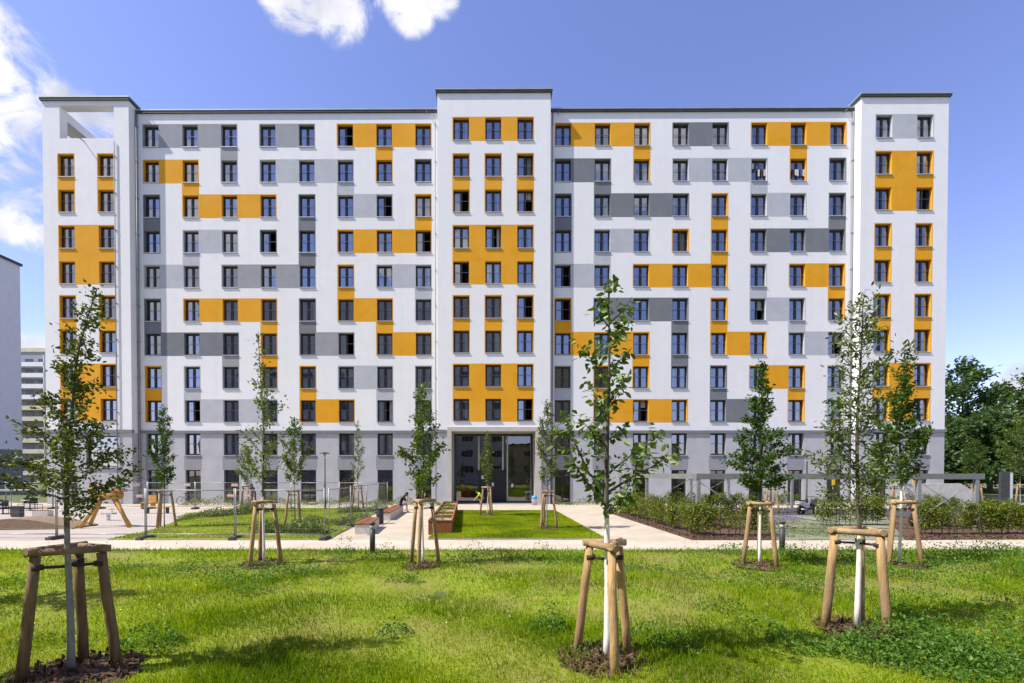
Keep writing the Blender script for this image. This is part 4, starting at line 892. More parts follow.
# big trees behind the right tower
BG = [(962, 66, 19.5, 6.5, 'tall dark tree rising behind the right tower with layered crown', 7500), (1003, 72, 16.5, 6.0, 'broad dark tree right of the tallest one', 6500), (1045, 62, 17.5, 6.5, 'big dark tree cut by the right edge', 6000),
      (990, 58, 10.5, 5.0, 'lower dark green tree before the wood', 5200), (1030, 60, 11, 5, 'low dark tree near the right edge of the wood', 4600), (950, 62, 10, 4.5, 'dark bushy tree against the right tower', 4200), (1070, 75, 20, 7, 'dark tree beyond the right edge', 3500), (920, 78, 17, 6, 'dark tree hidden behind the right tower', 2500)]
for i, (px, Y, hg, rad, lab, cnt) in enumerate(BG):
    p = at(px, 470, Y); p.z = 0
    tree('dark_tree', p, hg, hg*.12, [(0, rad*.9), (.3, rad), (.6, rad*.75), (.85, rad*.42), (1, .5)], 46, .62, cnt, lab, 'large trees behind the right tower', rt=.3, lmat='leaf_forest', seed=200+i, el=18, twigs=6, curve=.05, br=.02, spread=.75, loose=.38, tint=(.4, .26), updir=1.5, width=.6, droop=.1)

# ------------------------------------------------------------------ hedges
def hedge(label, runs, hgt, dens, group='young hedges around the cycle parking', wid=.85, lf=.085):
    root = empty('hedge', runs[0][0], 0, label, 'hedge', group); P, st = [], MB(); o0 = Vector(runs[0][0])
    for a, b in runs:
        a, b = Vector(a), Vector(b); ln = (b-a).length; d = (b-a)/ln; s_ = Vector((-d.y, d.x, 0)); n_ = int(dens*ln)
        t = rng.random(n_)*ln; h_ = rng.random(n_)**.8; top = hgt*(.84+.16*np.sin(t*2.7+1)*np.sin(t*.9)+.1*np.sin(t*7)); off = rng.normal(0, .5, n_)*wid*.5*(.75+.35*np.sin(t*5.1))*(1.05-.35*h_)
        kp = rng.random(n_) < np.clip(.62+.5*np.sin(t*2.3+2*np.sin(t*.8))+.25*np.sin(t*6.1), .25, 1); t, h_, top, off = t[kp], h_[kp], top[kp], off[kp]; n_ = len(t)
        P.append(np.array(a-o0)[None, :]+np.array(d)[None, :]*t[:, None]+np.array(s_)[None, :]*off[:, None]+np.stack([np.zeros(n_), np.zeros(n_), .22+h_*(top-.2)], 1))
        for k in range(int(ln/.28)):
            q = a-o0+d*(.28*k+.1)+s_*rng.normal(0, .08); st.tube([q, q+Vector((rng.normal(0, .03), rng.normal(0, .03), hgt*.85))], [.013, .004], BARK, 5)
    P = np.concatenate(P); V, F = leaves_geo(P, rng.uniform(.6, 1.25, len(P))*lf, rng, .1, .6, None, 1.0)
    st.build('stems', root)['kind'] = 'stuff'; poly_np('foliage', V, F, np.repeat(np.clip(rng.normal(.45, .27, len(P)), 0, 1), 2), M['leaf_hedge'], root)
hedge('long leafy hedge along the path edge right of the entrance', [(G(618, 512.5), G(697, 536)), (G(697, 536), G(766, 536)), (G(668, 520), G(750, 520))], 1.45, 1900)
hedge('leafy hedge at the right edge behind the path', [(G(918, 535), G(1110, 534)), (G(930, 527), G(1100, 527))], 1.38, 1700)
hedge('short hedge behind the airy ash', [(G(818, 526), G(884, 525))], 1.35, 1500)
hedge('low dark hedge at the back of the cycle parking', [(G(640, 509), G(800, 508))], 1.25, 800)
hedge('low hedge behind the motorcycles', [(G(830, 511), G(960, 511))], 1.2, 800)

# ------------------------------------------------------------------ street furniture
def bench(p, rz, ln, label):
    root = empty('bench', p, rz, label, 'bench', 'concrete benches with red brown slats')
    mb = MB(); mb.box(-.6, 0, 0, ln, 0, .40, M['concrete']); mb.build('base', root)
    mb = MB()
    for k in range(8): mb.box(-.6+k*.077, -.6+k*.077+.062, -.02, ln+.02, .403, .455, M['slat'])
    mb.build('seat', root)
bench(G(369.7, 534.4), R(6), 2.6, 'nearer short concrete bench with red brown slatted seat')
bench(G(390.3, 520.3), R(4), 5.2, 'farther long concrete bench with red brown slatted seat')
p = G(380, 523.8); root = empty('litter_bin', p, 0, 'dark cylindrical litter bin between the two benches', 'litter bin')
mb = MB(); mb.lathe([(.175, 0), (.18, .02), (.18, .70), (.17, .72)], M['anthr'], 20); mb.build('body', root); mb = MB(); mb.lathe([(.19, .72), (.19, .76), (.12, .775)], M['black'], 20); mb.build('lid', root)
p = G(534.3, 505); root = empty('litter_bin', p, 0, 'pale litter bin with a blue bag by the right entrance jamb', 'litter bin')
mb = MB(); mb.lathe([(.2, 0), (.21, .5), (.21, .52)], M['silver'], 16); mb.build('body', root); mb = MB(); mb.lathe([(.22, .5), (.235, .56), (.2, .72), (.1, .76)], M['bluebag'], 16); mb.build('bag', root)
p = G(451.8, 534.9); root = empty('planter', p, R(3.5), 'long rusty steel planter with timber cross bars and soil', 'planter'); wd_, ln, hp = .96, 12.6, .58
mb = MB(); t = .03
for q in ((-wd_, -wd_+t, 0, ln, 0, hp), (-t, 0, 0, ln, 0, hp), (-wd_+t, -t, 0, t, 0, hp), (-wd_+t, -t, ln-t, ln, 0, hp)): mb.box(*q, M['corten'])
mb.box(-wd_-.02, -wd_+.05, -.02, ln+.02, hp, hp+.025, M['corten']); mb.box(-.05, .02, -.02, ln+.02, hp, hp+.025, M['corten']); mb.box(-wd_+.05, -.05, -.02, .05, hp, hp+.025, M['corten']); mb.build('body', root)
for k, y in enumerate((2.3, 4.2, 7.0, 9.4, 12.4)): mb = MB(); mb.box(-wd_+.05, -.05, y, y+.14, hp-.12, hp+.02, M['corten']); mb.build('divider', root)
mb = MB(); mb.box(-wd_+t, -t, t, ln-t, .3, hp-.1, M['soil']); mb.build('soil', root)
pl = []
for k in range(30): pl.append((np.stack([rng.normal(-wd_*rng.uniform(.2, .8), .06, 24), rng.normal(rng.uniform(.4, ln-.4), .1, 24), hp-.1+rng.random(24)*rng.uniform(.08, .3)], 1), np.full(24, .07)))
leafobj('seedlings', pl, M['leaf_weed'], parent=root, tint=(.6, .2))
def bollard(p, label):
    root = empty('bollard_light', p, 0, label, 'bollard light', 'dark bollard lights at the path edge')
    mb = MB(); mb.box(-.1, .1, -.1, .1, 0, .02, M['anthr']); mb.lathe([(.085, .02), (.085, .76)], M['anthr'], 16); mb.build('post', root)
    mb = MB(); mb.lathe([(.07, .76), (.07, .9)], M['mullion'], 14); mb.build('lens', root); mb = MB(); mb.lathe([(.088, .9), (.088, .97), (.06, .98)], M['anthr'], 16); mb.build('cap', root)
bollard(G(372.5, 553), 'dark bollard light at the lawn edge near the benches'); bollard(G(782, 551.5), 'dark bollard light beside the dense conical tree')
def lamp(p, hgt, label):
    root = empty('street_lamp', p, 0, label, 'street lamp', 'slim lamp posts')
    mb = MB(); mb.lathe([(.09, 0), (.09, .6), (.055, .65), (.05, hgt-.5)], M['black'], 10); mb.build('pole', root)
    mb = MB(); mb.lathe([(.06, hgt-.5), (.09, hgt-.45), (.1, hgt-.1)], M['white_p'], 12); mb.build('diffuser', root)
    mb = MB(); mb.lathe([(.34, hgt-.1), (.34, hgt-.06), (.1, hgt)], M['anthr'], 18); mb.build('head', root)
lamp(G(325, 509.2), 4.05, 'slim black lamp post left of the entrance'); lamp(G(806.5, 506.3), 4.0, 'slim black lamp post right, above the scooter')
# building site fence
PANW = 3.45
def panel_meshes():
    f = MB(); r = .02
    f.tube([(0, 0, .12), (0, 0, 1.95)], r, M['galv'], 8); f.tube([(PANW-.06, 0, .12), (PANW-.06, 0, 1.95)], r, M['galv'], 8)
    f.tube([(0, 0, 1.88), (PANW-.06, 0, 1.88)], r*.95, M['galv'], 8); f.tube([(0, 0, .2), (PANW-.06, 0, .2)], r*.95, M['galv'], 8)
    w_ = MB()
    for k in range(1, 34): x = (PANW-.06)*k/34; w_.tube([(x, 0, .2), (x, 0, 1.88)], .0016, M['galv'], 3, False)
    for k in range(1, 8): z = .2+1.68*k/8; w_.tube([(0, 0, z), (PANW-.06, 0, z)], .002, M['galv'], 3, False)
    return f, w_
_f, _w = panel_meshes(); PF, PW = as_mesh(_f, 'frame'), as_mesh(_w, 'mesh')
mb = MB(); mb.box(-.34, .34, -.11, .11, 0, .11, M['rubber']); mb.box(-.25, .25, -.085, .085, .11, .135, M['rubber']); FOOT = as_mesh(mb, 'fence_foot')
a0 = G(324.5, 539.5); a1 = G(387.5, 509.4)
def fence_run(p, q, n_, labels, first=True):
    d = q-p; rz = math.atan2(d.y, d.x); u = d.normalized()
    for k in range(n_):
        root = empty('site_fence', p+u*PANW*k, rz, labels[k], 'fence', 'galvanised site fence panels')
        mobj('frame', PF, root); mobj('mesh', PW, root)
        fo = mobj('ballast_block', FOOT, None, p+u*(PANW*k-.03), rz+PI/2 + .12*math.sin(k*2.1)); tag(fo, 'dark ballast block carrying the '+labels[k].replace('galvanised ', '').replace(' panel', ''), 'fence foot', 'dark ballast blocks of the site fence')
ORDS = ['first', 'second', 'third', 'fourth', 'fifth', 'sixth', 'seventh', 'eighth', 'ninth']
fence_run(a0, a0+Vector((-10, 0.05, 0)), 6, [f'galvanised fence panel along the path, {o_} from the lamp' for o_ in ORDS])
fence_run(a1, a0, 4, [f'galvanised fence panel beside the benches, {o_} from the building' for o_ in ORDS])
fence_run(a1, a1+Vector((-10, .15, 0)), 9, [f'galvanised fence panel near the facade, {o_} from the benches' for o_ in ORDS])
for px, py, Y, k in ((231, 495.6, 16.6, 0), (247.5, 495.4, 16.6, 1), (187.3, 484.8, 31.4, 2), (235, 485, 31.4, 3), (140.5, 496, 16.6, 4), (137, 484.8, 31.4, 5)):
    p = at(px, py, Y); s = FPX/Y; mb = MB(); mb.box(-3.4/s, 3.4/s, -.012, .004, -1.4/s, 1.4/s, M['label_red']); mb.box(-2.6/s, 2.6/s, -.016, -.012, -.25/s, .25/s, M['white_p']); o = mb.build('fence_label', None, p+Vector((0, -.03, 0)))
    tag(o, ['pink label on the near fence just left of a post', 'pink label on the near fence right of the same post', 'small pink label on the far fence left', 'small pink label on the far fence near the person in navy', 'pink label on the near fence by the playground', 'small pink label on the far fence by the playground'][k], 'label', 'pink labels on the site fence')
# steel frame over the cycle parking
YS = 19.5; sx0, sx1 = at(696.5, 476, YS).x, at(985, 476, YS).x; zt0, zt1 = 2.27, 2.52
root = empty('steel_pergola', (sx0, YS, 0), 0, 'long grey steel frame with diagonal rods over the cycle parking', 'pergola'); L_ = sx1-sx0; Dp = 12.
for y in (0, Dp): mb = MB(); mb.box(0, L_, y, y+.16, zt0, zt1, M['galvdull']); mb.build('beam', root)
for k in range(5):
    mb = MB(); x = (0, L_*.25, L_*.5, L_*.75, L_-.14)[k]; e = 0 if k in (0, 4) else .04; mb.box(x, x+.14-e, .163, Dp-.003, zt0+.002+e, zt1-.002-e, M['galvdull']); mb.build('cross_beam', root)
posts = [(.12, .08), (at(920.3, 476, YS).x-sx0, .08), (L_-.3, .08), (.12, Dp+.08), (5.2, Dp+.08), (L_*.62, Dp+.08), (L_-.3, Dp+.08), (.12, Dp*.55)]
for x, y in posts: mb = MB(); mb.box(x-.075, x+.075, y-.07, y+.07, 0, zt0-.003, M['galv']); mb.build('post', root)
for x, y, dx in ((.12, .08, 2.1), (posts[1][0], .08, 2.2), (L_-.3, .08, -2.2), (5.2, Dp+.08, 2.6), (5.2, Dp+.08, -2.6), (L_*.62, Dp+.08, 2.6), (L_*.62, Dp+.08, -2.6), (.12, Dp+.08, 2.2)):
    mb = MB(); mb.tube([(x, y, zt0-.08), (x+dx, y, .75)], .018, M['pipe_dark'], 6); mb.build('brace', root)
mb = MB(); mb.tube([(.12, .2, zt0-.1), (.12, 2.2, .8)], .018, M['galv'], 6); mb.build('brace', root)
# cycle hoops
for k, (px, py, lab) in enumerate(((783.5, 514.5, 'silver cycle hoop left of the scooter'), (815.5, 516.5, 'silver cycle hoop in front of the scooter'), (926, 528, 'silver cycle hoop before the blue motorcycle'))):
    p = G(px, py); mb = MB(); pts = [(-.02, 0, 0)]+[(.28-.3*math.cos(t), 0, .35+.28*math.sin(t)) for t in np.linspace(0, PI, 9)]+[(.58, 0, 0)]; mb.tube(pts, .024, M['galv'], 8); tag(mb.build('cycle_hoop', None, p, R(35)), lab, 'cycle stand', 'silver cycle hoops')
# concrete wall, pylon, yellow plates
q0, q1 = at(908, 500, 30), at(978, 500, 30); zt = at(930, 483.6, 30).z; xe = at(961, 500, 30).x
mb = MB(); f0 = [(q0.x, 0), (q1.x, 0), (q1.x, at(978, 494, 30).z), (xe, zt), (q0.x, zt)]
mb.face([(x, 30, z) for x, z in f0], M['concrete']); mb.face([(x, 30.35, z) for x, z in reversed(f0)], M['concrete'])
for (a, b), (c, d) in zip(f0, f0[1:]+f0[:1]): mb.face([(a, 30.35, b), (a, 30, b), (c, 30, d), (c, 30.35, d)], M['concrete'])
tag(mb.build('concrete_wall'), 'low pale concrete wall with a sloped end behind the right hedge', 'wall')
p = at(1005.3, 500, 34); root = empty('sign_pylon', (p.x, p.y, 0), R(-12), 'dark grey sign pylon with a pale lettered edge at the right', 'sign')
mb = MB(); mb.box(-.36, .2, -.11, .11, 0, 2.66, M['anthr']); mb.build('body', root); mb = MB(); mb.box(.2, .38, -.112, .112, 0, 2.665, M['silver']); mb.build('edge', root)
mb = MB()
for k in range(5): mb.box(.24, .34, -.12, -.113, 2.35-k*.16, 2.43-k*.16, M['white_p'])
mb.build('lettering', root)
for px, py, Y, wpx, hpx, lab in ((833.5, 482.5, 34, 3, 6, 'tall yellow plate hanging before a ground floor window'), (915.5, 482, 31, 5, 3.4, 'wide yellow plate beside the steel post')):
    p = at(px, py, Y); s = FPX/Y; mb = MB(); mb.box(-wpx/2/s, wpx/2/s, -.02, .02, -hpx/2/s, hpx/2/s, M['yellowsign']); o = mb.build('sign_plate', None, None); 
    ps = MB(); ps.tube([(0, .05, -p.z), (0, .05, hpx/2/s)], .025, M['galv'], 6); r_ = empty('yellow_sign', p, 0, lab, 'sign', 'yellow plates'); o.parent = r_; ps.build('post', r_)

# ------------------------------------------------------------------ two-wheelers
def wheel(root, x, r, wd_, spokes=0):
    mb = MB(); mb.tube([(x+r*math.cos(t), 0, r+r*math.sin(t)) for t in np.linspace(0, 2*PI, 21)], wd_, M['tyre'], 8, False); wo_ = mb.build('wheel', root)
    mb = MB(); mb.tube([(x, -wd_, r), (x, wd_, r)], .05 if spokes == 0 else .025, M['silver'], 10)
    for k in range(spokes or 5): t = 2*PI*k/(spokes or 5); mb.tube([(x, 0, r), (x+(r-.01)*math.cos(t), 0, r+(r-.01)*math.sin(t))], .018 if spokes == 0 else .003, M['silver'], 5)
    mb.build('rim', wo_)
def prof_body(mb, pts, hw, mat):
    """side outline (x, z) with rounded flanks"""
    layers = [(-hw, .82), (-hw*.75, 1), (hw*.75, 1), (hw, .82)]; cx = sum(p[0] for p in pts)/len(pts); cz = sum(p[1] for p in pts)/len(pts); n_ = len(pts)
    L = [[(cx+(x-cx)*s, y, cz+(z-cz)*s) for x, z in pts] for y, s in layers]
    mb.face(L[0], mat); mb.face(list(reversed(L[-1])), mat)
    for a, b in zip(L, L[1:]):
        for k in range(n_): mb.face([a[k], b[k], b[(k+1) % n_], a[(k+1) % n_]], mat)
def motorbike(p, rz, paint, label, scooter):
    root = empty('scooter' if scooter else 'motorcycle', p, rz, label, 'scooter' if scooter else 'motorcycle')
    r = .24 if scooter else .31; wb = 1.3 if scooter else 1.42
    wheel(root, 0, r, .075); wheel(root, wb, r, .06)
    mb = MB()
    if scooter:
        prof_body(mb, [(-.38, .66), (-.34, .84), (.1, .80), (.5, .66), (.62, .42), (.3, .36), (.0, .52)], .17, paint)
        prof_body(mb, [(.5, .30), (.95, .30), (1.12, .62), (1.22, 1.0), (1.12, 1.02), (1.0, .62), (.88, .40), (.5, .38)], .19, M['black'])
    else:
        prof_body(mb, [(.45, .72), (.55, .95), (.95, 1.02), (1.05, .86), (.85, .70)], .15, paint); prof_body(mb, [(-.35, .86), (-.3, .95), (.15, .86), (.2, .72)], .1, paint)
        prof_body(mb, [(.95, .62), (1.15, 1.02), (1.3, .98), (1.25, .7), (1.05, .55)], .16, paint)
    mb.build('body', root)
    mb = MB(); prof_body(mb, [(.35, .24), (.3, .52), (.6, .66), (.92, .55), (.9, .26)] if not scooter else [(-.1, .2), (-.1, .42), (.5, .38), (.5, .22)], .13, M['black']); mb.build('engine', root)
    mb = MB(); prof_body(mb, [(-.3, .86), (-.28, .93), (.2, .88), (.5, .86), (.5, .80), (.2, .80)], .14, M['black']); mb.build('seat', root)
    mb = MB(); hx = wb-.22; mb.tube([(wb, .06, r), (hx, .06, 1.0)], .028, M['silver'], 8); mb.tube([(wb, -.06, r), (hx, -.06, 1.0)], .028, M['silver'], 8); mb.build('fork', root)
    mb = MB(); mb.tube([(hx-.12, -.36, 1.06), (hx, -.15, 1.08), (hx, .15, 1.08), (hx-.12, .36, 1.06)], .018, M['black'], 8); mb.build('handlebar', root)
    mb = MB(); mb.tube([(hx+.12, 0, .92), (hx+.24, 0, .9)], [.09, .075], M['white_p'], 12); mb.build('headlight', root)
    mb = MB(); mb.box(-.40, -.34, -.05, .05, .77, .80, M['red']); mb.build('tail_light', root)
    mb = MB(); mb.tube([(.3, -.17, .28), (-.2, -.2, .36)], [.035, .05], M['silver'], 10); mb.build('exhaust', root)
    mb = MB(); mb.tube([(.5, .1, .28), (.45, .3, 0)], .015, M['black'], 6); mb.build('kickstand', root)
motorbike(G(801, 514.5), R(18), M['silver'], 'silver scooter with black wheels parked right of the slim lamp', True)
motorbike(G(916, 527.0), R(8), M['blue'], 'blue motorcycle half hidden behind the right hedge', False)
def bicycle(p, rz, label):
    root = empty('bicycle', p, rz, label, 'bicycle'); wheel(root, 0, .34, .02, 14); wheel(root, 1.05, .34, .02, 14); mb = MB()
    for a, b in (((0, .34), (.42, .30)), ((0, .34), (.36, .78)), ((.42, .30), (.33, .9)), ((.42, .30), (.86, .72)), ((.36, .78), (.83, .82)), ((1.05, .34), (.82, .92))): mb.tube([(a[0], 0, a[1]), (b[0], 0, b[1])], .018, M['anthr'], 7)
    mb.build('frame', root)
    mb = MB(); mb.tube([(.8, -.28, .96), (.84, 0, .98), (.8, .28, .96)], .014, M['black'], 7); mb.build('handlebar', root); mb = MB(); prof_body(mb, [(.2, .9), (.22, .96), (.45, .95), (.47, .91)], .07, M['brown']); mb.build('saddle', root)
    mb = MB(); mb.tube([(.42, -.12, .30), (.42, .12, .30)], .03, M['silver'], 8); mb.box(.36, .48, -.2, -.11, .15, .18, M['black']); mb.box(.36, .48, .11, .2, .42, .45, M['black']); mb.build('pedal', root)
bicycle(G(181, 505.0), R(8), 'dark bicycle standing before the facade left')

# ------------------------------------------------------------------ playground and terrace
p = G(107, 527); root = empty('play_structure', p, R(-12), 'wooden climbing animal on four slanted timber legs in the playground', 'play structure')
s = 1100/ (526-474)/1100*52/20.9 if False else 1
LEG = [((-1.2, .1, 0), (-.35, .1, 1.5)), ((-.62, -.7, 0), (-.05, -.15, 1.5)), ((.25, .85, 0), (.0, .2, 1.5)), ((1.25, .05, 0), (.45, .0, 1.5))]
for a, b in LEG: mb = MB(); mb.tube([a, b], [.085, .08], M['playwood'], 10); mb.build('leg', root)
mb = MB(); mb.tube([(-.8, .02, 1.45), (.75, .02, 1.52)], .2, M['playwood'], 12); mb.tube([(-.7, -.25, 1.82), (.35, -.2, 1.9)], .05, M['playwood'], 8); mb.build('body', root)
mb = MB(); mb.tube([(.55, .0, 1.5), (.72, 0, 1.95), (.86, 0, 2.35)], [.16, .11, .085], M['playwood'], 10); mb.build('neck', root)
mb = MB(); mb.box(.52, 1.0, -.18, .18, 1.68, 1.8, M['red']); mb.build('collar', root); mb = MB(); mb.box(.66, .95, -.12, .12, 1.88, 2.0, M['green']); mb.build('saddle', root)
p = G(24, 530); root = empty('timber_deck', p, R(8), 'low curved dark timber deck at the playground edge', 'play deck'); mb = MB(); Np = 14
for k in range(Np):
    x0, x1 = -2.4+4.3*k/Np, -2.4+4.3*(k+1)/Np; h0, h1 = .46*math.sin(PI*min(1, max(0, (x0+3.2)/5.2)))+.03, .46*math.sin(PI*min(1, max(0, (x1+3.2)/5.2)))+.03
    mb.face([(x0, 0, 0), (x1, 0, 0), (x1, .05, h1), (x0, .05, h0)], M['deckwood']); mb.face([(x0, .05, h0), (x1, .05, h1), (x1, 1.6, h1), (x0, 1.6, h0)], M['deckwood']); mb.face([(x1, 1.6, 0), (x0, 1.6, 0), (x0, 1.6, h0), (x1, 1.6, h1)], M['deckwood'])
mb.build('deck', root)
p = G(17.5, 517); mb = MB(); mb.box(-.26, .26, -.14, .14, .04, .58, M['anthr']); mb.box(-.28, .28, -.16, .16, .58, .62, M['black']); mb.box(-.24, .24, -.12, .12, 0, .04, M['black']); tag(mb.build('storage_box', None, p), 'dark cube shaped storage box by the terrace tables', 'box')
p = G(43, 516.5); root = empty('planter', p, R(5), 'low pale planter box with small shrub behind the dark tree', 'planter'); mb = MB(); mb.box(-.42, .42, -.2, .2, 0, .34, M['concrete']); mb.build('body', root); mb = MB(); mb.box(-.4, .4, -.18, .18, .34, .36, M['corten']); mb.build('soil', root)
def table(p, rz, label):
    root = empty('table', p, rz, label, 'table', 'terrace tables'); mb = MB(); mb.lathe([(.45, .70), (.46, .715), (.45, .73)], M['silver'], 20); mb.build('table_top', root); mb = MB(); mb.lathe([(.24, 0), (.22, .03), (.035, .06), (.035, .70)], M['black'], 12); mb.build('leg', root)
def chair(p, rz, label):
    root = empty('chair', p, rz, label, 'chair', 'dark terrace chairs')
    mb = MB(); mb.box(-.22, .22, -.22, .22, .43, .46, M['black']); mb.build('seat', root); mb = MB(); mb.box(-.22, .22, .2, .23, .5, .88, M['black']); mb.build('backrest', root)
    for x in (-.2, .2):
        for y in (-.2, .21): mb = MB(); mb.tube([(x, y, 0), (x, y, .43 if y < 0 else .52)], .014, M['black'], 6); mb.build('leg', root)
table(G(3, 514), 0, 'round silver terrace table at the left edge'); table(G(30, 510.5), 0, 'round silver terrace table behind the dark storage box')
chair(G(9.5, 514.5), R(100), 'dark chair right of the left edge table'); chair(G(-4, 513.5), R(-80), 'dark chair at the very left edge'); chair(G(24, 510.5), R(-90), 'dark chair left of the farther table'); chair(G(36.5, 511), R(80), 'dark chair right of the farther table')
p = G(12, 509); root = empty('canopy', p, 0, 'thin pale terrace canopy at the left edge', 'canopy'); mb = MB(); mb.box(-3.5, .7, -.6, 1.2, 1.28, 1.36, M['galv']); mb.build('roof', root)
for x in (-3.2, .5):
    for y in (-.5, 1.1): mb = MB(); mb.tube([(x, y, 0), (x, y, 1.28)], .03, M['galv'], 6); mb.build('post', root)
root = empty('low_bench', G(157.5, 513.5), R(4), 'light timber bench behind the playground', 'bench'); mb = MB(); mb.box(-.75, .75, -.17, .17, .40, .45, M['playwood']); mb.build('seat', root)
for x in (-.62, .58): mb = MB(); mb.box(x, x+.04, -.15, .15, 0, .40, M['black']); mb.build('leg', root)
root = empty('wooden_seat', G(148, 508.5), R(-10), 'small timber seat with backrest near the far fence', 'seat'); mb = MB(); mb.box(-.5, .5, -.2, .2, .40, .46, M['playwood']); mb.build('seat', root); mb = MB(); mb.box(-.5, .5, .18, .23, .46, .95, M['playwood']); mb.build('backrest', root)
for x in (-.45, .4): mb = MB(); mb.box(x, x+.06, -.18, .18, 0, .40, M['playwood']); mb.build('leg', root)
root = empty('spring_rocker', G(108.5, 520.5), 0, 'small grey spring rocker under the climbing animal', 'play rocker'); mb = MB(); mb.tube([(.08*math.cos(t), .08*math.sin(t), .02+t*.012) for t in np.linspace(0, 25, 60)], .012, M['anthr'], 6); mb.build('spring', root)
mb = MB(); prof_body(mb, [(-.38, .34), (-.36, .42), (.36, .42), (.38, .34)], .14, M['silver']); mb.build('seat', root); mb = MB(); mb.tube([(.2, -.2, .62), (.2, .2, .62)], .014, M['anthr'], 6); mb.tube([(.2, 0, .42), (.2, 0, .62)], .014, M['anthr'], 6); mb.build('handle', root)

# ------------------------------------------------------------------ people
def person(p, rz, label, J, mats, hair=True, cap=None):
    """J: joint positions (x forward, y left, z up); one skinned surface"""
    root = empty('person', p, rz, label, 'person'); v, e, r, seg = [], [], [], []
    def add(q, rad): v.append(Vector(q)); r.append(rad); return len(v)-1
    def link(a, b, m): e.append((a, b)); seg.append((a, b, m))
    top, bot, sk, sh = mats
    pel = add(J['pelvis'], (.155, .115)); bel = add(Vector(J['pelvis']).lerp(Vector(J['chest']), .45), (.14, .105)); ch = add(J['chest'], (.165, .115)); nk = add(J['neck'], (.06, .06)); hd = add(J['head'], (.085, .095)); tp = add(Vector(J['head'])+(Vector(J['head'])-Vector(J['neck'])).normalized()*.12, (.07, .08))
    link(pel, bel, bot if False else top); link(bel, ch, top); link(ch, nk, top); link(nk, hd, sk); link(hd, tp, sk)
    for s in ('l', 'r'):
        sg_ = 1 if s == 'l' else -1
        shd = add(Vector(J['chest'])+Vector((0, .17*sg_, .09)), (.062, .062)); el_ = add(J['elbow_'+s], (.042, .042)); wr = add(J['wrist_'+s], (.028, .028)); pm_ = add(J['hand_'+s], (.036, .022))
        link(ch, shd, top); link(shd, el_, top if J.get('sleeve') else sk); link(el_, wr, sk); link(wr, pm_, sk)
        hdv = (Vector(J['hand_'+s])-Vector(J['wrist_'+s])).normalized(); sd = hdv.cross(Vector((0, sg_, .3))).normalized()
        for k in range(4):
            b = Vector(J['hand_'+s])+sd*(.024*(k-1.5)); f1 = add(b+hdv*.03, (.009, .009)); f2 = add(b+hdv*(.075+.012*(k in (1, 2))) + Vector((.01, 0, 0)), (.007, .007)); link(pm_, f1, sk); link(f1, f2, sk)
        t1 = add(Vector(J['wrist_'+s]).lerp(Vector(J['hand_'+s]), .6)-sd*.04, (.011, .011)); t2 = add(Vector(J['hand_'+s])-sd*.055+hdv*.02, (.009, .009)); link(wr, t1, sk); link(t1, t2, sk)
        hp_ = add(Vector(J['pelvis'])+Vector((0, .095*sg_, -.04)), (.105, .105)); kn = add(J['knee_'+s], (.062, .062)); an = add(J['ankle_'+s], (.042, .042)); toe = add(Vector(J['ankle_'+s])+Vector(J.get('toe', (.17, 0, -.06))), (.04, .03))
        link(pel, hp_, bot); link(hp_, kn, bot); link(kn, an, sk if J.get('shorts') else bot); link(an, toe, sh)
    me = bpy.data.meshes.new('body'); me.from_pydata([tuple(q) for q in v], e, []); ob = bpy.data.objects.new('body', me); COL.objects.link(ob)
    md = ob.modifiers.new('s', 'SKIN'); md.use_smooth_shade = True; ob.modifiers.new('d', 'SUBSURF').levels = 1
    for k, q in enumerate(me.skin_vertices[0].data): q.radius = r[k]; q.use_root = (k == 0)
    dg = bpy.context.evaluated_depsgraph_get(); me2 = bpy.data.meshes.new_from_object(ob.evaluated_get(dg)); bpy.data.objects.remove(ob)
    me2.materials.clear(); ml = []
    for m in (top, bot, sk, sh):
        me2.materials.append(m)
    for pl_ in me2.polygons:
        c = pl_.center; best, bm_ = 9, 0
        for a, b, m in seg:
            A, B_ = v[a], v[b]; d = B_-A; t = max(0, min(1, (c-A).dot(d)/max(d.length_squared, 1e-9))); q = (A+d*t-c).length-r[a][0]*.6
            if q < best: best, bm_ = q, (top, bot, sk, sh).index(m)
        pl_.material_index = bm_; pl_.use_smooth = True
    mobj('body', me2, root)
    H_ = Vector(J['head']); up = (H_-Vector(J['neck'])).normalized(); fw = Vector(J.get('face', (1, 0, 0))); fw = (fw-up*fw.dot(up)).normalized(); sd = up.cross(fw)
    mb = MB(); m = cap or M['hair']; n_ = 12
    rows = [(.0, -.03), (.25, .03), (.5, .09), (.75, .135), (.95, .155)]
    for a in range(4):
        for b in range(n_):
            def pt(i, j):
                rad = (.108, .112, .10, .07, .01)[i]; t = 2*PI*j/n_; dz = rows[i][1]; back = -.018
                return H_+up*(dz+.02-(.0 if math.cos(t) < .2 else -.05*(i == 0)))+fw*(rad*math.cos(t)+back)+sd*(rad*.88*math.sin(t))
            mb.face([pt(a, b), pt(a, b+1), pt(a+1, b+1), pt(a+1, b)], m, True)
    if cap: mb.box(-.06, .06, .07, .19, 0, .012, m, Matrix.Translation(H_+up*.05) @ Matrix((( sd.x, fw.x, up.x, 0), (sd.y, fw.y, up.y, 0), (sd.z, fw.z, up.z, 0), (0, 0, 0, 1))))
    mb.build('cap' if cap else 'hair', root)
    for sg_ in (-1, 1):
        c = H_+up*.02+fw*.088+sd*.032*sg_; mb = MB(); mb.lathe([(.003, -.008), (.011, 0), (.003, .008)], M['eye'], 8, c); mb.build('eye', root)
    mb = MB(); mb.tube([H_+fw*.085+up*.015, H_+fw*.115-up*.025, H_+fw*.09-up*.03], [.008, .016, .008], sk, 6); mb.build('nose', root)
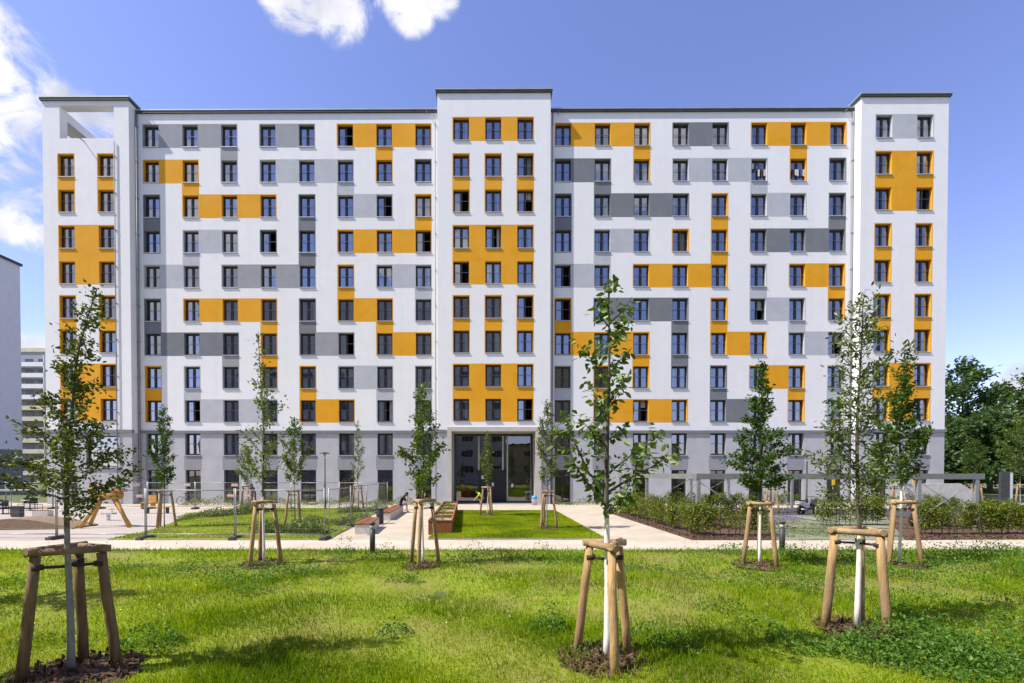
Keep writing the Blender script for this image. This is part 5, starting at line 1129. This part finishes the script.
    for sg_ in (-1, 1): mb = MB(); mb.tube([H_+sd*.085*sg_-up*.02, H_+sd*.1*sg_+up*.02], [.012, .02], sk, 6); mb.build('ear', root)
    mb = MB(); mb.tube([H_+fw*.09-up*.05-sd*.022, H_+fw*.096-up*.052, H_+fw*.09-up*.05+sd*.022], .005, M['red'], 5); mb.build('mouth', root)
    return root
stand = dict(pelvis=(0, 0, .96), chest=(.02, 0, 1.32), neck=(.03, 0, 1.52), head=(.05, 0, 1.64), elbow_l=(-.02, .27, 1.12), elbow_r=(-.02, -.27, 1.12), wrist_l=(.1, .29, .90), wrist_r=(.1, -.29, .90), hand_l=(.14, .29, .82), hand_r=(.14, -.29, .82),
             knee_l=(.04, .11, .52), knee_r=(.02, -.11, .52), ankle_l=(-.01, .12, .09), ankle_r=(-.03, -.12, .09), sleeve=True)
# seated on the far bench, leaning forward, hands at the face
seat = dict(pelvis=(-.05, 0, .56), chest=(.16, 0, .92), neck=(.28, 0, 1.08), head=(.38, 0, 1.17), elbow_l=(.40, .16, .74), elbow_r=(.40, -.16, .74), wrist_l=(.48, .07, .98), wrist_r=(.48, -.07, .98), hand_l=(.47, .05, 1.06), hand_r=(.47, -.05, 1.06),
            knee_l=(.40, .12, .56), knee_r=(.42, -.12, .55), ankle_l=(.40, .12, .09), ankle_r=(.45, -.12, .09), shorts=True, sleeve=True, face=(1, 0, -.35))
pb = G(390.3, 520.3); pb = Vector((pb.x-math.sin(R(4))*4.75-.12, pb.y+4.75, 0))
person(pb, R(0), 'person in black shirt and denim shorts sitting hunched on the far bench', seat, (M['darkcloth'], M['denim'], M['skin'], M['black']))
person(G(421.5, 506.6), R(-95), 'person in black top standing behind the leafy tree on the lawn', stand, (M['darkcloth'], M['darkcloth'], M['skin'], M['black']))
walk = dict(stand, chest=(.1, 0, 1.30), neck=(.16, 0, 1.48), head=(.22, 0, 1.58), knee_l=(.22, .1, .54), ankle_l=(.24, .11, .1), knee_r=(-.02, -.1, .52), ankle_r=(-.26, -.1, .14), elbow_r=(.12, -.24, 1.10), wrist_r=(.26, -.24, .94), hand_r=(.32, -.24, .88), elbow_l=(-.08, .24, 1.08), wrist_l=(-.12, .25, .84), hand_l=(-.12, .25, .76), face=(1, 0, -.4))
person(G(254.5, 505.6), R(180), 'person in navy clothes and cap walking left before the facade', walk, (M['navy'], M['navy'], M['skin'], M['black']), cap=M['navy'])
crouch = dict(pelvis=(-.1, 0, .50), chest=(.22, 0, .84), neck=(.36, 0, .98), head=(.46, 0, 1.06), elbow_l=(.42, .22, .66), elbow_r=(.42, -.22, .66), wrist_l=(.58, .15, .50), wrist_r=(.58, -.15, .50), hand_l=(.64, .14, .44), hand_r=(.64, -.14, .44),
              knee_l=(.30, .16, .56), knee_r=(.32, -.16, .54), ankle_l=(.02, .14, .09), ankle_r=(.08, -.14, .09), shorts=True, sleeve=True, face=(1, 0, -.5))
person(G(482.5, 505), R(180), 'person in bright lime top crouching before the entrance', crouch, (M['lime'], M['brown'], M['skin'], M['black']))

S.cycles.max_bounces = 8; S.cycles.transparent_max_bounces = 16; S.cycles.use_denoising = True
S.cycles.sample_clamp_indirect = 8
